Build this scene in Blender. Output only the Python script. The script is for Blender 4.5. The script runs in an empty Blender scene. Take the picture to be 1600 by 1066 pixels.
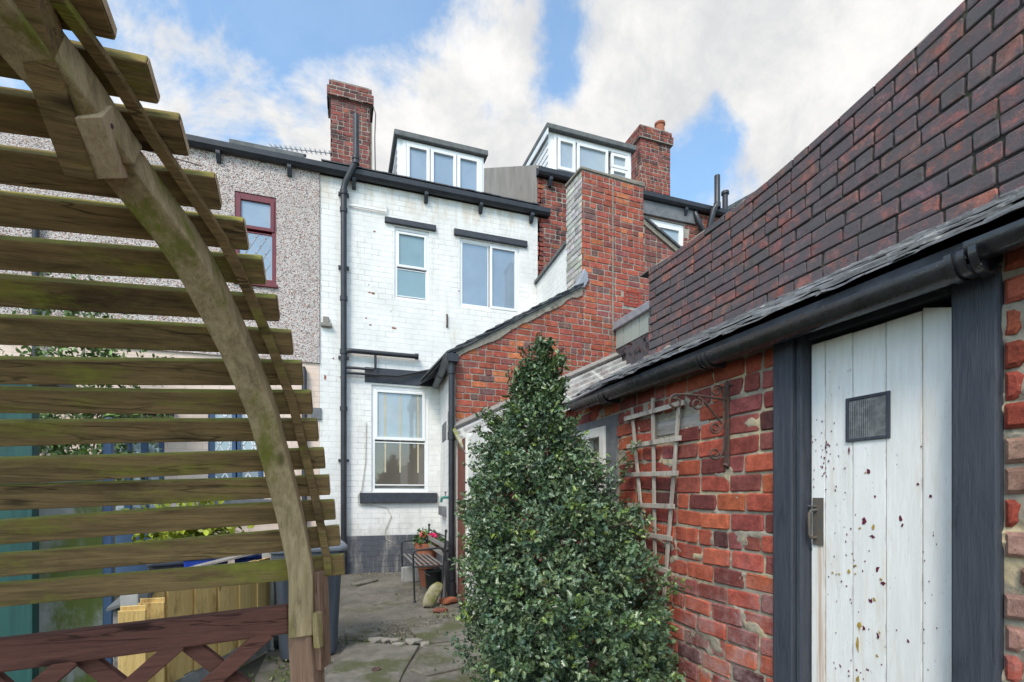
import bpy, bmesh, math, random
import numpy as np
from mathutils import Vector, Matrix
random.seed(7); RNG = np.random.default_rng(7)
sc = bpy.context.scene
COL = sc.collection

# ---------------------------------------------------------------- camera
FPX, CU, HV = 769.0, 800.0, 772.0            # focal length, centre and horizon in photo pixels
TH = math.radians(18.9); CT, ST = math.cos(TH), math.sin(TH)
EYE = 1.35
cam_d = bpy.data.cameras.new('camera'); cam = bpy.data.objects.new('camera', cam_d); COL.objects.link(cam)
cam.location = (0, 0, EYE); cam.rotation_euler = (math.pi/2, 0, -TH)
cam_d.sensor_width = 36; cam_d.lens = FPX/1600*36; cam_d.shift_y = (HV-533)/1600
cam_d.clip_start = 0.02; cam_d.clip_end = 3000
sc.camera = cam

def ray(u, v):
    a = (u-CU)/FPX
    return Vector((a*CT+ST, -a*ST+CT, (HV-v)/FPX))
def onX(u, v, X): r = ray(u, v); t = X/r.x; return (r.y*t, EYE+r.z*t)      # -> (Y, z)
def onY(u, v, Y): r = ray(u, v); t = Y/r.y; return (r.x*t, EYE+r.z*t)      # -> (X, z)
def onZ(u, v, z=0.0): r = ray(u, v); t = (z-EYE)/r.z; return (r.x*t, r.y*t)

# ---------------------------------------------------------------- light
SUN_EL, SUN_AZ = math.radians(48), math.radians(218)     # azimuth clockwise from +Y
SUN_STRENGTH, SKY_STRENGTH = 2.4, 0.12
CLOUD_LIT, CLOUD_GREY = (6.5, 6.45, 6.35, 1), (4.5, 4.6, 4.75, 1)
sun_d = bpy.data.lights.new('sun', 'SUN'); sun = bpy.data.objects.new('sun', sun_d); COL.objects.link(sun)
sun_d.energy = SUN_STRENGTH; sun_d.angle = math.radians(18); sun_d.color = (1, .90, .78)
sd = Vector((math.sin(SUN_AZ)*math.cos(SUN_EL), math.cos(SUN_AZ)*math.cos(SUN_EL), math.sin(SUN_EL)))
sun.rotation_euler = sd.to_track_quat('Z', 'Y').to_euler(); sun.location = (0, 0, 30)

sc.view_settings.view_transform = 'Standard'; sc.view_settings.look = 'None'
sc.view_settings.exposure = 0.24; sc.view_settings.gamma = 1
sc.cycles.max_bounces = 6; sc.cycles.use_denoising = True

class NT:
    """small node-tree writer"""
    def __init__(s, tree): s.t = tree; s.n = tree.nodes; s.l = tree.links
    def node(s, typ, **kw):
        n = s.n.new(typ)
        for k, v in kw.items(): setattr(n, k, v)
        return n
    def put(s, sock, v):
        if v is None: return
        if hasattr(v, 'is_output') or isinstance(v, bpy.types.NodeSocket): s.l.new(v, sock)
        else: sock.default_value = v
    def math(s, op, a, b=None, c=None, clamp=False):
        n = s.node('ShaderNodeMath', operation=op, use_clamp=clamp)
        for i, x in enumerate((a, b, c)):
            if x is not None: s.put(n.inputs[i], x)
        return n.outputs[0]
    def vmath(s, op, a, b=None):
        n = s.node('ShaderNodeVectorMath', operation=op); s.put(n.inputs[0], a)
        if b is not None: s.put(n.inputs[1], b)
        return n.outputs['Value'] if op == 'DOT_PRODUCT' else n.outputs[0]
    def mix(s, f, a, b, blend='MIX'):
        n = s.node('ShaderNodeMix', data_type='RGBA', blend_type=blend, clamp_factor=True)
        s.put(n.inputs[0], f); s.put(n.inputs[6], a); s.put(n.inputs[7], b); return n.outputs[2]
    def noise(s, vec, scale, detail=5, rough=.6, dist=0, color=False):
        n = s.node('ShaderNodeTexNoise'); s.put(n.inputs['Vector'], vec); s.put(n.inputs['Scale'], scale)
        n.inputs['Detail'].default_value = detail; n.inputs['Roughness'].default_value = rough; n.inputs['Distortion'].default_value = dist
        return n.outputs['Color' if color else 'Fac']
    def voro(s, vec, scale, feature='F1', out='Distance', rand=1):
        n = s.node('ShaderNodeTexVoronoi', feature=feature); s.put(n.inputs['Vector'], vec); n.inputs['Scale'].default_value = scale
        n.inputs['Randomness'].default_value = rand
        return n.outputs[out]
    def step(s, x, a, b, lo=0., hi=1.):
        n = s.node('ShaderNodeMapRange', interpolation_type='SMOOTHSTEP'); s.put(n.inputs[0], x)
        for i, v in enumerate((a, b, lo, hi)): n.inputs[i+1].default_value = v
        return n.outputs[0]
    def mapping(s, vec, scale=(1, 1, 1), loc=(0, 0, 0), rot=(0, 0, 0)):
        n = s.node('ShaderNodeMapping'); s.put(n.inputs[0], vec)
        n.inputs['Scale'].default_value = scale; n.inputs['Location'].default_value = loc; n.inputs['Rotation'].default_value = rot
        return n.outputs[0]
    def bump(s, h, strength=.4, dist=.01, normal=None):
        n = s.node('ShaderNodeBump'); n.inputs['Strength'].default_value = strength; n.inputs['Distance'].default_value = dist
        s.put(n.inputs['Height'], h)
        if normal is not None: s.put(n.inputs['Normal'], normal)
        return n.outputs[0]

world = bpy.data.worlds.new('World'); sc.world = world; world.use_nodes = True
W = NT(world.node_tree); W.n.clear()
sky = W.node('ShaderNodeTexSky', sky_type='NISHITA', sun_disc=False)
sky.sun_elevation = SUN_EL; sky.sun_rotation = SUN_AZ; sky.air_density = 1.0; sky.dust_density = .6; sky.ozone_density = 1.6
gen = W.node('ShaderNodeTexCoord').outputs['Generated']
# clouds: fractal noise over the sky plus the banks seen over the roofs and the clear lanes between them
warp = W.noise(gen, 2.2, 3, .5, color=True)
dirw = W.vmath('ADD', gen, W.vmath('SCALE', W.vmath('SUBTRACT', warp, (.5, .5, .5)), None))
dirw.node.inputs[0].links[0].from_node if False else None
for nd in W.n:
    if nd.bl_idname == 'ShaderNodeVectorMath' and nd.operation == 'SCALE': nd.inputs['Scale'].default_value = .22
n1 = W.noise(dirw, 4.4, 9, .6); 
cov = W.math('MULTIPLY', W.math('SUBTRACT', n1, .48), 5.6)
BANKS = [(640, 150, 60, 1.5), (500, 170, 130, 1.0), (770, 130, 150, 1.0), (350, 200, 150, .9), (940, 190, 200, 1.2), (1050, 60, 70, 1.3), (1250, 40, 60, 1.1), (1420, 60, 40, 1.4), (1330, 190, 150, .6), (1180, 265, 300, .5),
         (380, 40, 60, -1.5), (480, 10, 150, -.8), (905, 50, 250, -1.35), (880, 140, 700, -.8), (1160, 180, 180, -1.25), (1090, 230, 400, -.8), (1275, 95, 700, -1.1), (620, -40, 110, -1.3), (1000, 20, 300, .5), (215, 25, 260, 1.0), (1215, 235, 260, .6)]
for (u, v, k, a) in BANKS:
    d = ray(u, v).normalized()
    g = W.math('MULTIPLY', W.math('EXPONENT', W.math('MULTIPLY', W.math('SUBTRACT', W.vmath('DOT_PRODUCT', gen, tuple(d)), 1.0), float(k))), float(a))
    cov = W.math('ADD', cov, g)
mask = W.step(W.math('ADD', cov, W.math('MULTIPLY', W.math('SUBTRACT', W.noise(dirw, 15, 6, .65), .5), .9)), -.05, .95)
shade = W.step(W.noise(W.vmath('ADD', dirw, (.15, .1, .35)), 4.2, 9, .66), .33, .66)
ccol = W.mix(shade, CLOUD_GREY, CLOUD_LIT)
# clouds toward the sun, unseen behind the camera, brightened as added soft front fill
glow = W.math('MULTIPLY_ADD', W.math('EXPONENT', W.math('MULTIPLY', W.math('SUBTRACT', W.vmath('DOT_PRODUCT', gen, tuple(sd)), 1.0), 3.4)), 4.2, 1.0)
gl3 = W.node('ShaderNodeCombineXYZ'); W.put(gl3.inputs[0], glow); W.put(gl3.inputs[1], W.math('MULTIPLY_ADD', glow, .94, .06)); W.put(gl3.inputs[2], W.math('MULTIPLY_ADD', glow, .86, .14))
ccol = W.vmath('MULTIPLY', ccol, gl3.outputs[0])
sk2 = W.node('ShaderNodeVectorMath', operation='MULTIPLY'); W.put(sk2.inputs[0], sky.outputs[0]); sk2.inputs[1].default_value = (1.75, 2.3, 2.35)
veil = W.mix(.14, sk2.outputs[0], ccol)
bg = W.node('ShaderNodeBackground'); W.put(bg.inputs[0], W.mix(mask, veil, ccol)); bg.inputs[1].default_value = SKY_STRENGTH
W.l.new(bg.outputs[0], W.node('ShaderNodeOutputWorld').inputs[0])

# ---------------------------------------------------------------- materials
def new_mat(name):
    m = bpy.data.materials.new(name); m.use_nodes = True; t = NT(m.node_tree); t.n.clear()
    b = t.node('ShaderNodeBsdfPrincipled'); o = t.node('ShaderNodeOutputMaterial'); t.l.new(b.outputs[0], o.inputs[0])
    vec = t.node('ShaderNodeTexCoord').outputs['Object']
    return m, t, b, vec
def c4(c): return (c[0], c[1], c[2], 1)
def mat(name, c1, c2=None, scale=6, stretch=(1, 1, 1), c3=None, s3=3, t3=(.55, .68), rough=.75, bump=.25, bscale=70, bdist=.004, metal=0, spec=.4, attr=False, attr_mix=1.0, r2=None):
    m, t, b, vec = new_mat(name)
    v2 = t.mapping(vec, stretch) if stretch != (1, 1, 1) else vec
    c = t.mix(t.step(t.noise(v2, scale, 6, .65), .32, .68), c4(c1), c4(c2 or tuple(x*.8 for x in c1)))
    if attr:
        a = t.node('ShaderNodeAttribute', attribute_name='Col').outputs['Color']
        c = t.mix(attr_mix, c, a, 'MULTIPLY')
    if c3: c = t.mix(t.step(t.noise(t.vmath('ADD', v2, (3.3, 1.7, 9.1)), s3, 7, .7), *t3), c, c4(c3))
    t.put(b.inputs['Base Color'], c)
    b.inputs['Metallic'].default_value = metal; b.inputs['Specular IOR Level'].default_value = spec
    if r2: t.put(b.inputs['Roughness'], t.step(t.noise(vec, 25, 4), .3, .7, rough, r2))
    else: b.inputs['Roughness'].default_value = rough
    if bump: t.put(b.inputs['Normal'], t.bump(t.noise(v2, bscale, 5, .65), bump, bdist))
    return m

def brick_mat(name, soot=0., bloom=0., lichen=0., rough=.88, stretch=False, sootcol=(.035, .032, .036)):
    """individual bricks: 'Col' carries each brick's own fired colour; burnt hearts, soot and lime bloom on top"""
    m, t, b, vec = new_mat(name)
    a = t.node('ShaderNodeAttribute', attribute_name='Col').outputs['Color']
    n = t.noise(vec, 16, 8, .75); f = t.noise(vec, 85, 6, .75); st = t.noise(t.mapping(vec, (1, 14, 40) if stretch else (14, 14, 30)), 1.6, 7, .75)
    c = t.mix(t.step(n, .3, .72), t.mix(1, a, (.62, .54, .54, 1), 'MULTIPLY'), t.mix(1, a, (1.28, 1.22, 1.18, 1), 'MULTIPLY'))
    c = t.mix(t.step(st, .5, .72, 0, .55), c, t.mix(1, a, (.55, .5, .54, 1), 'MULTIPLY'))
    c = t.mix(t.step(f, .52, .66, 0, .62), c, t.mix(1, a, (.38, .34, .36, 1), 'MULTIPLY'))
    c = t.mix(t.step(t.noise(t.vmath('ADD', vec, (5, 5, 5)), 120, 3, .7), .66, .72, 0, .4), c, (.42, .36, .31, 1))
    if soot: c = t.mix(t.step(t.noise(t.mapping(vec, (1, 6, 14), (3, 8, 2)), 1.5, 7, .7), .52, .66, 0, .6), c, (.36, .12, .10, 1))
    if soot: c = t.mix(t.step(t.noise(vec, 9 if stretch else 5.5, 8, .75), .52-.25*soot, .62-.12*soot, 0, .92), c, c4(sootcol))
    if bloom:
        z = t.node('ShaderNodeSeparateXYZ'); t.put(z.inputs[0], vec)
        low = t.step(z.outputs[2], 1.25, .55)
        bl = t.math('MULTIPLY', t.step(t.noise(vec, 7, 8, .75), .40, .72), t.math('MULTIPLY', low, bloom))
        c = t.mix(bl, c, (.42, .30, .29, 1))
    if lichen: c = t.mix(t.step(t.noise(vec, 3, 8, .75), .62, .72, 0, lichen), c, (.10, .10, .05, 1))
    t.put(b.inputs['Base Color'], c); b.inputs['Roughness'].default_value = rough; b.inputs['Specular IOR Level'].default_value = .3
    h = t.math('ADD', t.noise(vec, 75, 8, .78), t.math('MULTIPLY', t.noise(vec, 22, 5, .7), .9))
    t.put(b.inputs['Normal'], t.bump(h, .85, .007))
    return m
def mortar_mat(name, c1, c2, c3): return mat(name, c1, c2, 9, c3=c3, s3=5, t3=(.5, .62), rough=.95, bump=.7, bscale=60, bdist=.006)

def painted_brick(name, axis, white=(.79, .778, .755), dark=None, bw=.215, rh=.0865, peel=.5, mort=.005, seed=0., relief=.45, eaves=0.):
    """painted brickwork: real-size courses under thick flaking paint"""
    m, t, b, vec = new_mat(name)
    s = t.node('ShaderNodeSeparateXYZ'); t.put(s.inputs[0], vec)
    cmb = t.node('ShaderNodeCombineXYZ'); t.put(cmb.inputs[0], s.outputs[axis]); t.put(cmb.inputs[1], s.outputs[2])
    wob = t.vmath('ADD', cmb.outputs[0], t.vmath('SCALE', t.vmath('SUBTRACT', t.noise(vec, 4, 3, color=True), (.5, .5, .5))))
    for nd in t.n:
        if nd.bl_idname == 'ShaderNodeVectorMath' and nd.operation == 'SCALE': nd.inputs['Scale'].default_value = .022
    br = t.node('ShaderNodeTexBrick', offset=.5, squash=1); t.put(br.inputs['Vector'], wob)
    br.inputs['Scale'].default_value = 1; br.inputs['Brick Width'].default_value = bw; br.inputs['Row Height'].default_value = rh
    br.inputs['Mortar Size'].default_value = mort; br.inputs['Mortar Smooth'].default_value = .6
    br.inputs['Color1'].default_value = (1, 1, 1, 1); br.inputs['Color2'].default_value = (.955, .955, .955, 1); br.inputs['Mortar'].default_value = (.90, .90, .89, 1)
    n = t.noise(vec, 2.2, 8, .65)
    c = t.mix(t.step(n, .35, .7), c4(white), c4(tuple(x*.86 for x in white)))
    c = t.mix(.6, c, br.outputs['Color'], 'MULTIPLY')
    # weathered hairlines in the joints
    wj = t.math('MULTIPLY', br.outputs['Fac'], t.step(t.noise(vec, 3.1, 6, .7), .43, .68, .05, .75))
    c = t.mix(wj, c, (.30, .275, .24, 1))
    streak = t.noise(t.mapping(vec, (5, 5, .7)), 1.6, 6, .7)
    c = t.mix(t.step(streak, .52, .76, 0, .5), c, (.50, .47, .41, 1))
    c = t.mix(t.step(t.noise(t.mapping(vec, (2.2, 2.2, 1.2)), 1.3, 7, .7), .5, .75, 0, .38), c, (.60, .56, .49, 1))
    if eaves:
        up = t.step(s.outputs[2], eaves-.75, eaves-.12); lo = t.step(s.outputs[2], 1.1, .68)
        c = t.mix(t.math('MULTIPLY', up, t.step(t.noise(t.mapping(vec, (3, 3, .9)), 1.7, 6, .7), .44, .66, .05, .6)), c, (.50, .40, .27, 1))
        c = t.mix(t.math('MULTIPLY', lo, t.step(t.noise(t.mapping(vec, (3, 3, 1.4)), 2.2, 6, .7), .40, .66, .05, .6)), c, (.40, .39, .35, 1))
    if peel:
        pk = t.math('MULTIPLY', t.step(t.noise(t.vmath('ADD', vec, (seed, 0, 0)), 13, 7, .7), .66, .70), t.step(t.noise(t.vmath('ADD', vec, (4.1+seed, 0, 2)), 1.1, 3), .47, .6))
        c = t.mix(t.math('MULTIPLY', pk, peel), c, (.30, .20, .14, 1))
        grey = t.math('MULTIPLY', t.step(t.noise(vec, 22, 7, .75), .58, .66), t.step(t.noise(t.vmath('ADD', vec, (1.7+seed, 0, 5)), .9, 4), .5, .62))
        c = t.mix(t.math('MULTIPLY', grey, .4*peel), c, (.36, .34, .29, 1))
    t.put(b.inputs['Base Color'], c); b.inputs['Roughness'].default_value = .7; b.inputs['Specular IOR Level'].default_value = .35
    h = t.math('ADD', t.math('MULTIPLY', br.outputs['Fac'], -1.0), t.math('MULTIPLY', t.noise(vec, 30, 6, .7), .7))
    t.put(b.inputs['Normal'], t.bump(h, relief, .009))
    return m

def pebble_mat(name):
    m, t, b, vec = new_mat(name)
    cell = t.voro(vec, 62, out='Color'); d = t.voro(vec, 62)
    s = t.node('ShaderNodeSeparateColor'); t.put(s.inputs[0], cell)
    c = t.mix(t.step(s.outputs[0], .25, .8), (.50, .44, .41, 1), (.66, .60, .56, 1))
    c = t.mix(t.step(s.outputs[1], .80, .84), c, (.16, .12, .11, 1))
    c = t.mix(t.step(s.outputs[2], .84, .88), c, (.42, .24, .18, 1))
    c = t.mix(t.step(d, .35, .65, 0, .5), c, (.30, .26, .25, 1))
    c = t.mix(t.step(t.noise(vec, .8, 6, .6), .45, .75, 0, .35), c, (.33, .29, .27, 1))
    t.put(b.inputs['Base Color'], c); b.inputs['Roughness'].default_value = .9
    t.put(b.inputs['Normal'], t.bump(t.math('MULTIPLY', d, -1.0), .8, .012))
    return m

def wood_mat(name, c1, c2, moss=None, mosst=(.5, .68), axis=0, grain=1.0, dark=(.02, .013, .008), rough=.85, topmoss=0., rand=True, knots=True, splits=.6):
    """weathered timber: grain along the given axis, knots, damp dark streaks and algae"""
    m, t, b, vec = new_mat(name)
    if rand:
        r = t.node('ShaderNodeObjectInfo').outputs['Random']
        off = t.node('ShaderNodeCombineXYZ'); 
        for i, k in enumerate((37., 91., 53.)): t.put(off.inputs[i], t.math('MULTIPLY', r, k))
        vec = t.vmath('ADD', vec, off.outputs[0])
    st = [16*grain]*3; st[axis] = 1.1*grain
    gv = t.mapping(vec, tuple(st))
    g = t.noise(gv, 3.2, 9, .72, .5); fine = t.noise(gv, 11, 5, .7)
    c = t.mix(t.step(g, .3, .7), c4(c1), c4(c2))
    c = t.mix(t.step(fine, .5, .78, 0, .55), c, c4(dark))
    sm = [3.]*3; sm[axis] = .9
    c = t.mix(t.step(t.noise(t.mapping(vec, tuple(sm)), 2.3, 6, .7), .52, .72, 0, .75), c, c4(tuple(x*.9 for x in dark)))
    sv = [7.]*3; sv[axis] = .55                    # drying splits along the grain
    spl = t.math('MULTIPLY', t.step(t.math('ABSOLUTE', t.math('SUBTRACT', t.noise(t.mapping(vec, tuple(sv)), 3.1, 3, .5), .5)), .014, .003), t.step(t.noise(t.mapping(vec, tuple(x*.5 for x in sv)), 2.7, 3), .48, .6))
    c = t.mix(t.math('MULTIPLY', spl, splits), c, c4(tuple(x*.5 for x in dark)))
    if knots:
        kv = [9.]*3; kv[axis] = 3.2
        c = t.mix(t.step(t.voro(t.mapping(vec, tuple(kv)), 1.), .17, .08, 0, .8), c, c4(tuple(x*1.2 for x in dark)))
    if moss:
        mk = t.step(t.noise(t.mapping(vec, tuple(x*.6 for x in sm)), 4.2, 8, .72), *mosst)
        if topmoss:
            gn = t.node('ShaderNodeNewGeometry').outputs['Normal']; sx = t.node('ShaderNodeSeparateXYZ'); t.put(sx.inputs[0], gn)
            mk = t.math('MAXIMUM', mk, t.math('MULTIPLY', t.step(sx.outputs[2], .25, .8, 0, topmoss), t.step(t.noise(vec, 9, 6, .7), .3, .55, .35, 1.)))
        c = t.mix(mk, c, t.mix(t.noise(vec, 30, 4), c4(tuple(x*.55 for x in moss)), c4(tuple(x*1.3 for x in moss))))
    t.put(b.inputs['Base Color'], c); b.inputs['Roughness'].default_value = rough; b.inputs['Specular IOR Level'].default_value = .25
    t.put(b.inputs['Normal'], t.bump(t.math('SUBTRACT', t.math('ADD', g, t.math('MULTIPLY', fine, .5)), t.math('MULTIPLY', spl, 1.2*splits)), .55, .006))
    return m

def glass_mat(name, tint, rough=.03, spec=.9, streaks=0., axis=0):
    m, t, b, vec = new_mat(name)
    c = t.mix(t.step(t.noise(vec, 1.6, 4), .3, .7), c4(tint), c4(tuple(x*.82 for x in tint)))
    if streaks:
        s = t.node('ShaderNodeSeparateXYZ'); t.put(s.inputs[0], vec)
        w = t.math('SINE', t.math('MULTIPLY', s.outputs[2], streaks))
        c = t.mix(t.step(w, .2, .9, 0, .25), c, c4(tuple(x*.6 for x in tint)))
    t.put(b.inputs['Base Color'], c); b.inputs['Roughness'].default_value = rough
    b.inputs['Specular IOR Level'].default_value = spec; b.inputs['IOR'].default_value = 1.6
    return m

def leaf_mat(name, rough=.32, trans=.15):
    m, t, b, vec = new_mat(name)
    a = t.node('ShaderNodeAttribute', attribute_name='Col').outputs['Color']
    t.put(b.inputs['Base Color'], t.mix(t.step(t.noise(vec, 60, 3), .4, .7, 0, .4), a, t.mix(1, a, (.6, .7, .6, 1), 'MULTIPLY')))
    b.inputs['Roughness'].default_value = rough; b.inputs['Specular IOR Level'].default_value = .6
    return m

MT = {}
MT['white_x'] = painted_brick('white_painted_brick', 0, eaves=6.37)
MT['white_y'] = painted_brick('white_painted_side_brick', 1, seed=3.)
MT['cream_y'] = painted_brick('weathered_white_brick', 1, (.62, .61, .58), seed=8., peel=.8)
MT['peach_x'] = painted_brick('peach_painted_brick', 0, (.74, .58, .48), seed=5.)
MT['plinth'] = painted_brick('dark_painted_plinth', 0, (.085, .092, .11), peel=.35, relief=1.)
MT['plinth_y'] = painted_brick('dark_painted_side_plinth', 1, (.085, .092, .11), peel=.35, relief=1.)
MT['pebble'] = pebble_mat('pebbledash')
MT['render'] = mat('grey_render', (.26, .235, .205), (.33, .30, .27), 3, (1, 1, .35), c3=(.16, .145, .125), s3=2.5, rough=.95, bump=.5, bscale=40)
MT['mossrender'] = mat('algae_stained_render', (.62, .61, .53), (.72, .71, .64), 4, (1, 1, .5), c3=(.27, .31, .08), s3=2.6, t3=(.40, .58), rough=.95, bump=.6, bscale=30)
MT['upvc'] = mat('white_upvc', (.80, .80, .80), (.74, .74, .73), 3, rough=.35, bump=.03, spec=.5)
MT['whitewood'] = mat('old_white_paint', (.72, .71, .67), (.62, .60, .55), 8, c3=(.35, .26, .16), s3=9, t3=(.68, .74), rough=.5, bump=.15)
MT['maroon'] = mat('maroon_frame', (.16, .022, .032), (.12, .02, .028), 9, rough=.4, bump=.08)
MT['blue'] = mat('blue_painted_joinery', (.055, .105, .20), (.045, .085, .16), 7, rough=.45, bump=.1)
MT['black'] = mat('black_painted_timber', (.028, .031, .040), (.045, .050, .062), 14, rough=.55, bump=.3, c3=(.09, .09, .10), s3=12, t3=(.62, .72))
MT['blackpipe'] = mat('black_plastic_pipe', (.022, .023, .028), (.034, .036, .042), 8, rough=.38, bump=.08, c3=(.075, .075, .08), s3=9, t3=(.6, .75))
MT['gutteriron'] = mat('black_iron_gutter', (.012, .012, .014), (.024, .024, .028), 10, rough=.2, r2=.42, bump=.2, bscale=35, c3=(.20, .18, .16), s3=30, t3=(.66, .69), spec=.8)
MT['slate'] = mat('weathered_slate', (.16, .165, .17), (.085, .088, .092), 9, (1, 1, 1), c3=(.30, .29, .27), s3=14, t3=(.56, .7), rough=.8, bump=.6, bscale=45, bdist=.008, attr=True)
MT['roofslate'] = mat('dark_roof_slate', (.09, .092, .10), (.05, .052, .058), 9, c3=(.16, .16, .15), s3=6, rough=.75, bump=.4)
MT['cement'] = mat('cement_fillet', (.27, .245, .20), (.19, .17, .14), 12, c3=(.12, .11, .085), s3=7, rough=.95, bump=.7, bscale=50, bdist=.008)
MT['stonegrey'] = mat('grey_stone_lintel', (.17, .175, .185), (.12, .125, .135), 10, rough=.9, bump=.4)
MT['lead'] = mat('lead_flashing', (.24, .25, .28), (.34, .35, .38), 10, rough=.5, bump=.3, metal=.2)
MT['felt'] = mat('roofing_felt', (.10, .105, .108), (.15, .155, .155), 10, rough=.9, bump=.3)
MT['concrete'] = mat('concrete', (.34, .34, .33), (.26, .26, .25), 8, c3=(.18, .18, .15), s3=3, rough=.95, bump=.5, bscale=50)
MT['glass'] = glass_mat('window_glass', (.25, .32, .40))  # grey-blue base carries reflected sky and net curtain as colour
MT['glass_teal'] = glass_mat('obscured_glass', (.20, .30, .32), rough=.12)
MT['glass_dim'] = glass_mat('dim_glass', (.13, .115, .095), streaks=180.)
MT['glass_blind'] = glass_mat('glass_with_blind', (.36, .42, .46), streaks=210.)
MT['glass_dark'] = glass_mat('dark_glass', (.05, .055, .06))
MT['steel'] = mat('aerial_metal', (.45, .45, .46), (.35, .35, .36), 8, rough=.4, bump=0, metal=.7)
MT['iron'] = mat('rusty_wrought_iron', (.05, .04, .036), (.10, .055, .04), 25, c3=(.15, .07, .04), s3=18, t3=(.58, .7), rough=.75, bump=.4, bscale=120)
MT['blackmetal'] = mat('black_metal', (.018, .02, .022), (.03, .032, .034), 15, rough=.45, bump=.1)
MT['seatmetal'] = mat('worn_grey_slats', (.20, .19, .18), (.12, .11, .11), 20, rough=.6, bump=.2)
MT['terracotta'] = mat('terracotta', (.33, .115, .06), (.26, .095, .055), 12, rough=.85, bump=.2)
MT['bucket'] = mat('black_bucket_plastic', (.014, .02, .02), (.02, .028, .027), 8, rough=.35, bump=.05)
MT['binplastic'] = mat('grey_bin_plastic', (.050, .062, .082), (.062, .075, .098), 5, (1, 1, .4), rough=.45, bump=.12, bscale=90, c3=(.12, .13, .14), s3=18, t3=(.68, .74))
MT['bluelid'] = mat('blue_bin_plastic', (.02, .06, .42), (.025, .07, .36), 5, rough=.4, bump=.05)
MT['stone'] = mat('mossy_stone', (.24, .22, .14), (.32, .29, .20), 9, c3=(.16, .17, .05), s3=6, t3=(.45, .6), rough=.95, bump=.8, bscale=30, bdist=.01)
MT['chipstone'] = mat('pale_stone', (.27, .25, .215), (.19, .178, .155), 9, rough=.95, bump=.6, bscale=40)
MT['pinkflower'] = mat('pink_petals', (.75, .03, .16), (.6, .02, .12), 20, rough=.6, bump=0)
MT['coralflower'] = mat('coral_petals', (.75, .14, .12), (.6, .1, .1), 20, rough=.6, bump=0)
MT['tealpaint'] = mat('teal_painted_boards', (.012, .062, .058), (.02, .085, .075), 6, (3, 3, .4), rough=.6, bump=.2)
MT['tapgreen'] = mat('green_plastic', (.02, .16, .13), (.02, .13, .11), 6, rough=.4, bump=0)
MT['cable'] = mat('cream_cable', (.52, .46, .38), (.45, .40, .33), 6, rough=.6, bump=0)
MT['slatwood'] = wood_mat('mossy_brown_slat_timber', (.30, .185, .078), (.135, .082, .036), (.25, .23, .038), (.50, .68), 0, topmoss=1.0, dark=(.028, .016, .008))
MT['ribwood'] = wood_mat('green_stained_arch_timber', (.50, .36, .20), (.30, .205, .105), (.20, .185, .035), (.48, .64), 2, dark=(.045, .026, .014), topmoss=0, splits=0.)
MT['postwood'] = wood_mat('pink_brown_post_timber', (.34, .205, .14), (.21, .115, .07), (.12, .12, .03), (.55, .7), 2, dark=(.05, .024, .014))
MT['redwood'] = wood_mat('red_stained_rail_timber', (.17, .068, .048), (.11, .045, .033), (.075, .07, .02), (.7, .82), 0, dark=(.02, .008, .006))
MT['endwood'] = wood_mat('pale_cut_timber', (.58, .42, .26), (.42, .28, .165), (.2, .18, .05), (.6, .75), 2, dark=(.10, .06, .035), knots=False, splits=0.)
MT['newfence'] = wood_mat('new_yellow_fence_timber', (.78, .56, .23), (.66, .44, .16), None, axis=2, dark=(.22, .11, .03), splits=.2)
MT['trelliswood'] = wood_mat('silvered_trellis_timber', (.46, .41, .355), (.31, .27, .23), None, axis=2, dark=(.09, .07, .055), rand=True)
MT['greyboard'] = wood_mat('silver_grey_board', (.30, .28, .26), (.20, .185, .17), None, axis=1, dark=(.09, .08, .07))
MT['doorframe'] = wood_mat('dark_blue_painted_frame', (.040, .045, .060), (.062, .067, .082), None, axis=2, dark=(.018, .02, .028), knots=False, rough=.55, splits=.3)
MT['reddoor'] = wood_mat('worn_red_door_timber', (.22, .085, .06), (.15, .055, .04), None, axis=2, dark=(.06, .025, .02))
MT['leaf'] = leaf_mat('holly_leaf')
MT['softleaf'] = leaf_mat('shrub_leaf', .5)
MT['bark'] = mat('twig_bark', (.085, .065, .045), (.05, .038, .028), 20, rough=.9, bump=.5)
MT['soil'] = mat('dark_soil', (.05, .04, .03), (.03, .025, .02), 20, rough=1, bump=.8)

MT['brick_near'] = brick_mat('old_red_brick', bloom=.8)
MT['brick_upper'] = brick_mat('sooty_red_brick', soot=.6, lichen=.3, stretch=True, sootcol=(.092, .084, .092))
MT['brick_gable'] = brick_mat('red_rear_brick')
MT['brick_far'] = brick_mat('far_red_brick', soot=.1)
MT['mortar_near'] = mortar_mat('lime_mortar', (.34, .30, .235), (.22, .19, .15), (.46, .37, .23))
MT['mortar_dark'] = mortar_mat('black_ash_mortar', (.022, .021, .02), (.04, .037, .032), (.06, .06, .035))
MT['mortar_grey'] = mortar_mat('grey_mortar', (.27, .245, .21), (.21, .19, .16), (.34, .31, .26))

# ---------------------------------------------------------------- mesh helpers
class Fr:
    """a wall frame: s along the wall, z up, n outwards"""
    def __init__(f, o, s, n): f.o = Vector(o); f.s = Vector(s).normalized(); f.n = Vector(n).normalized()
    def P(f, s, z, n=0.): return f.o + f.s*s + Vector((0, 0, z)) + f.n*n

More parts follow.
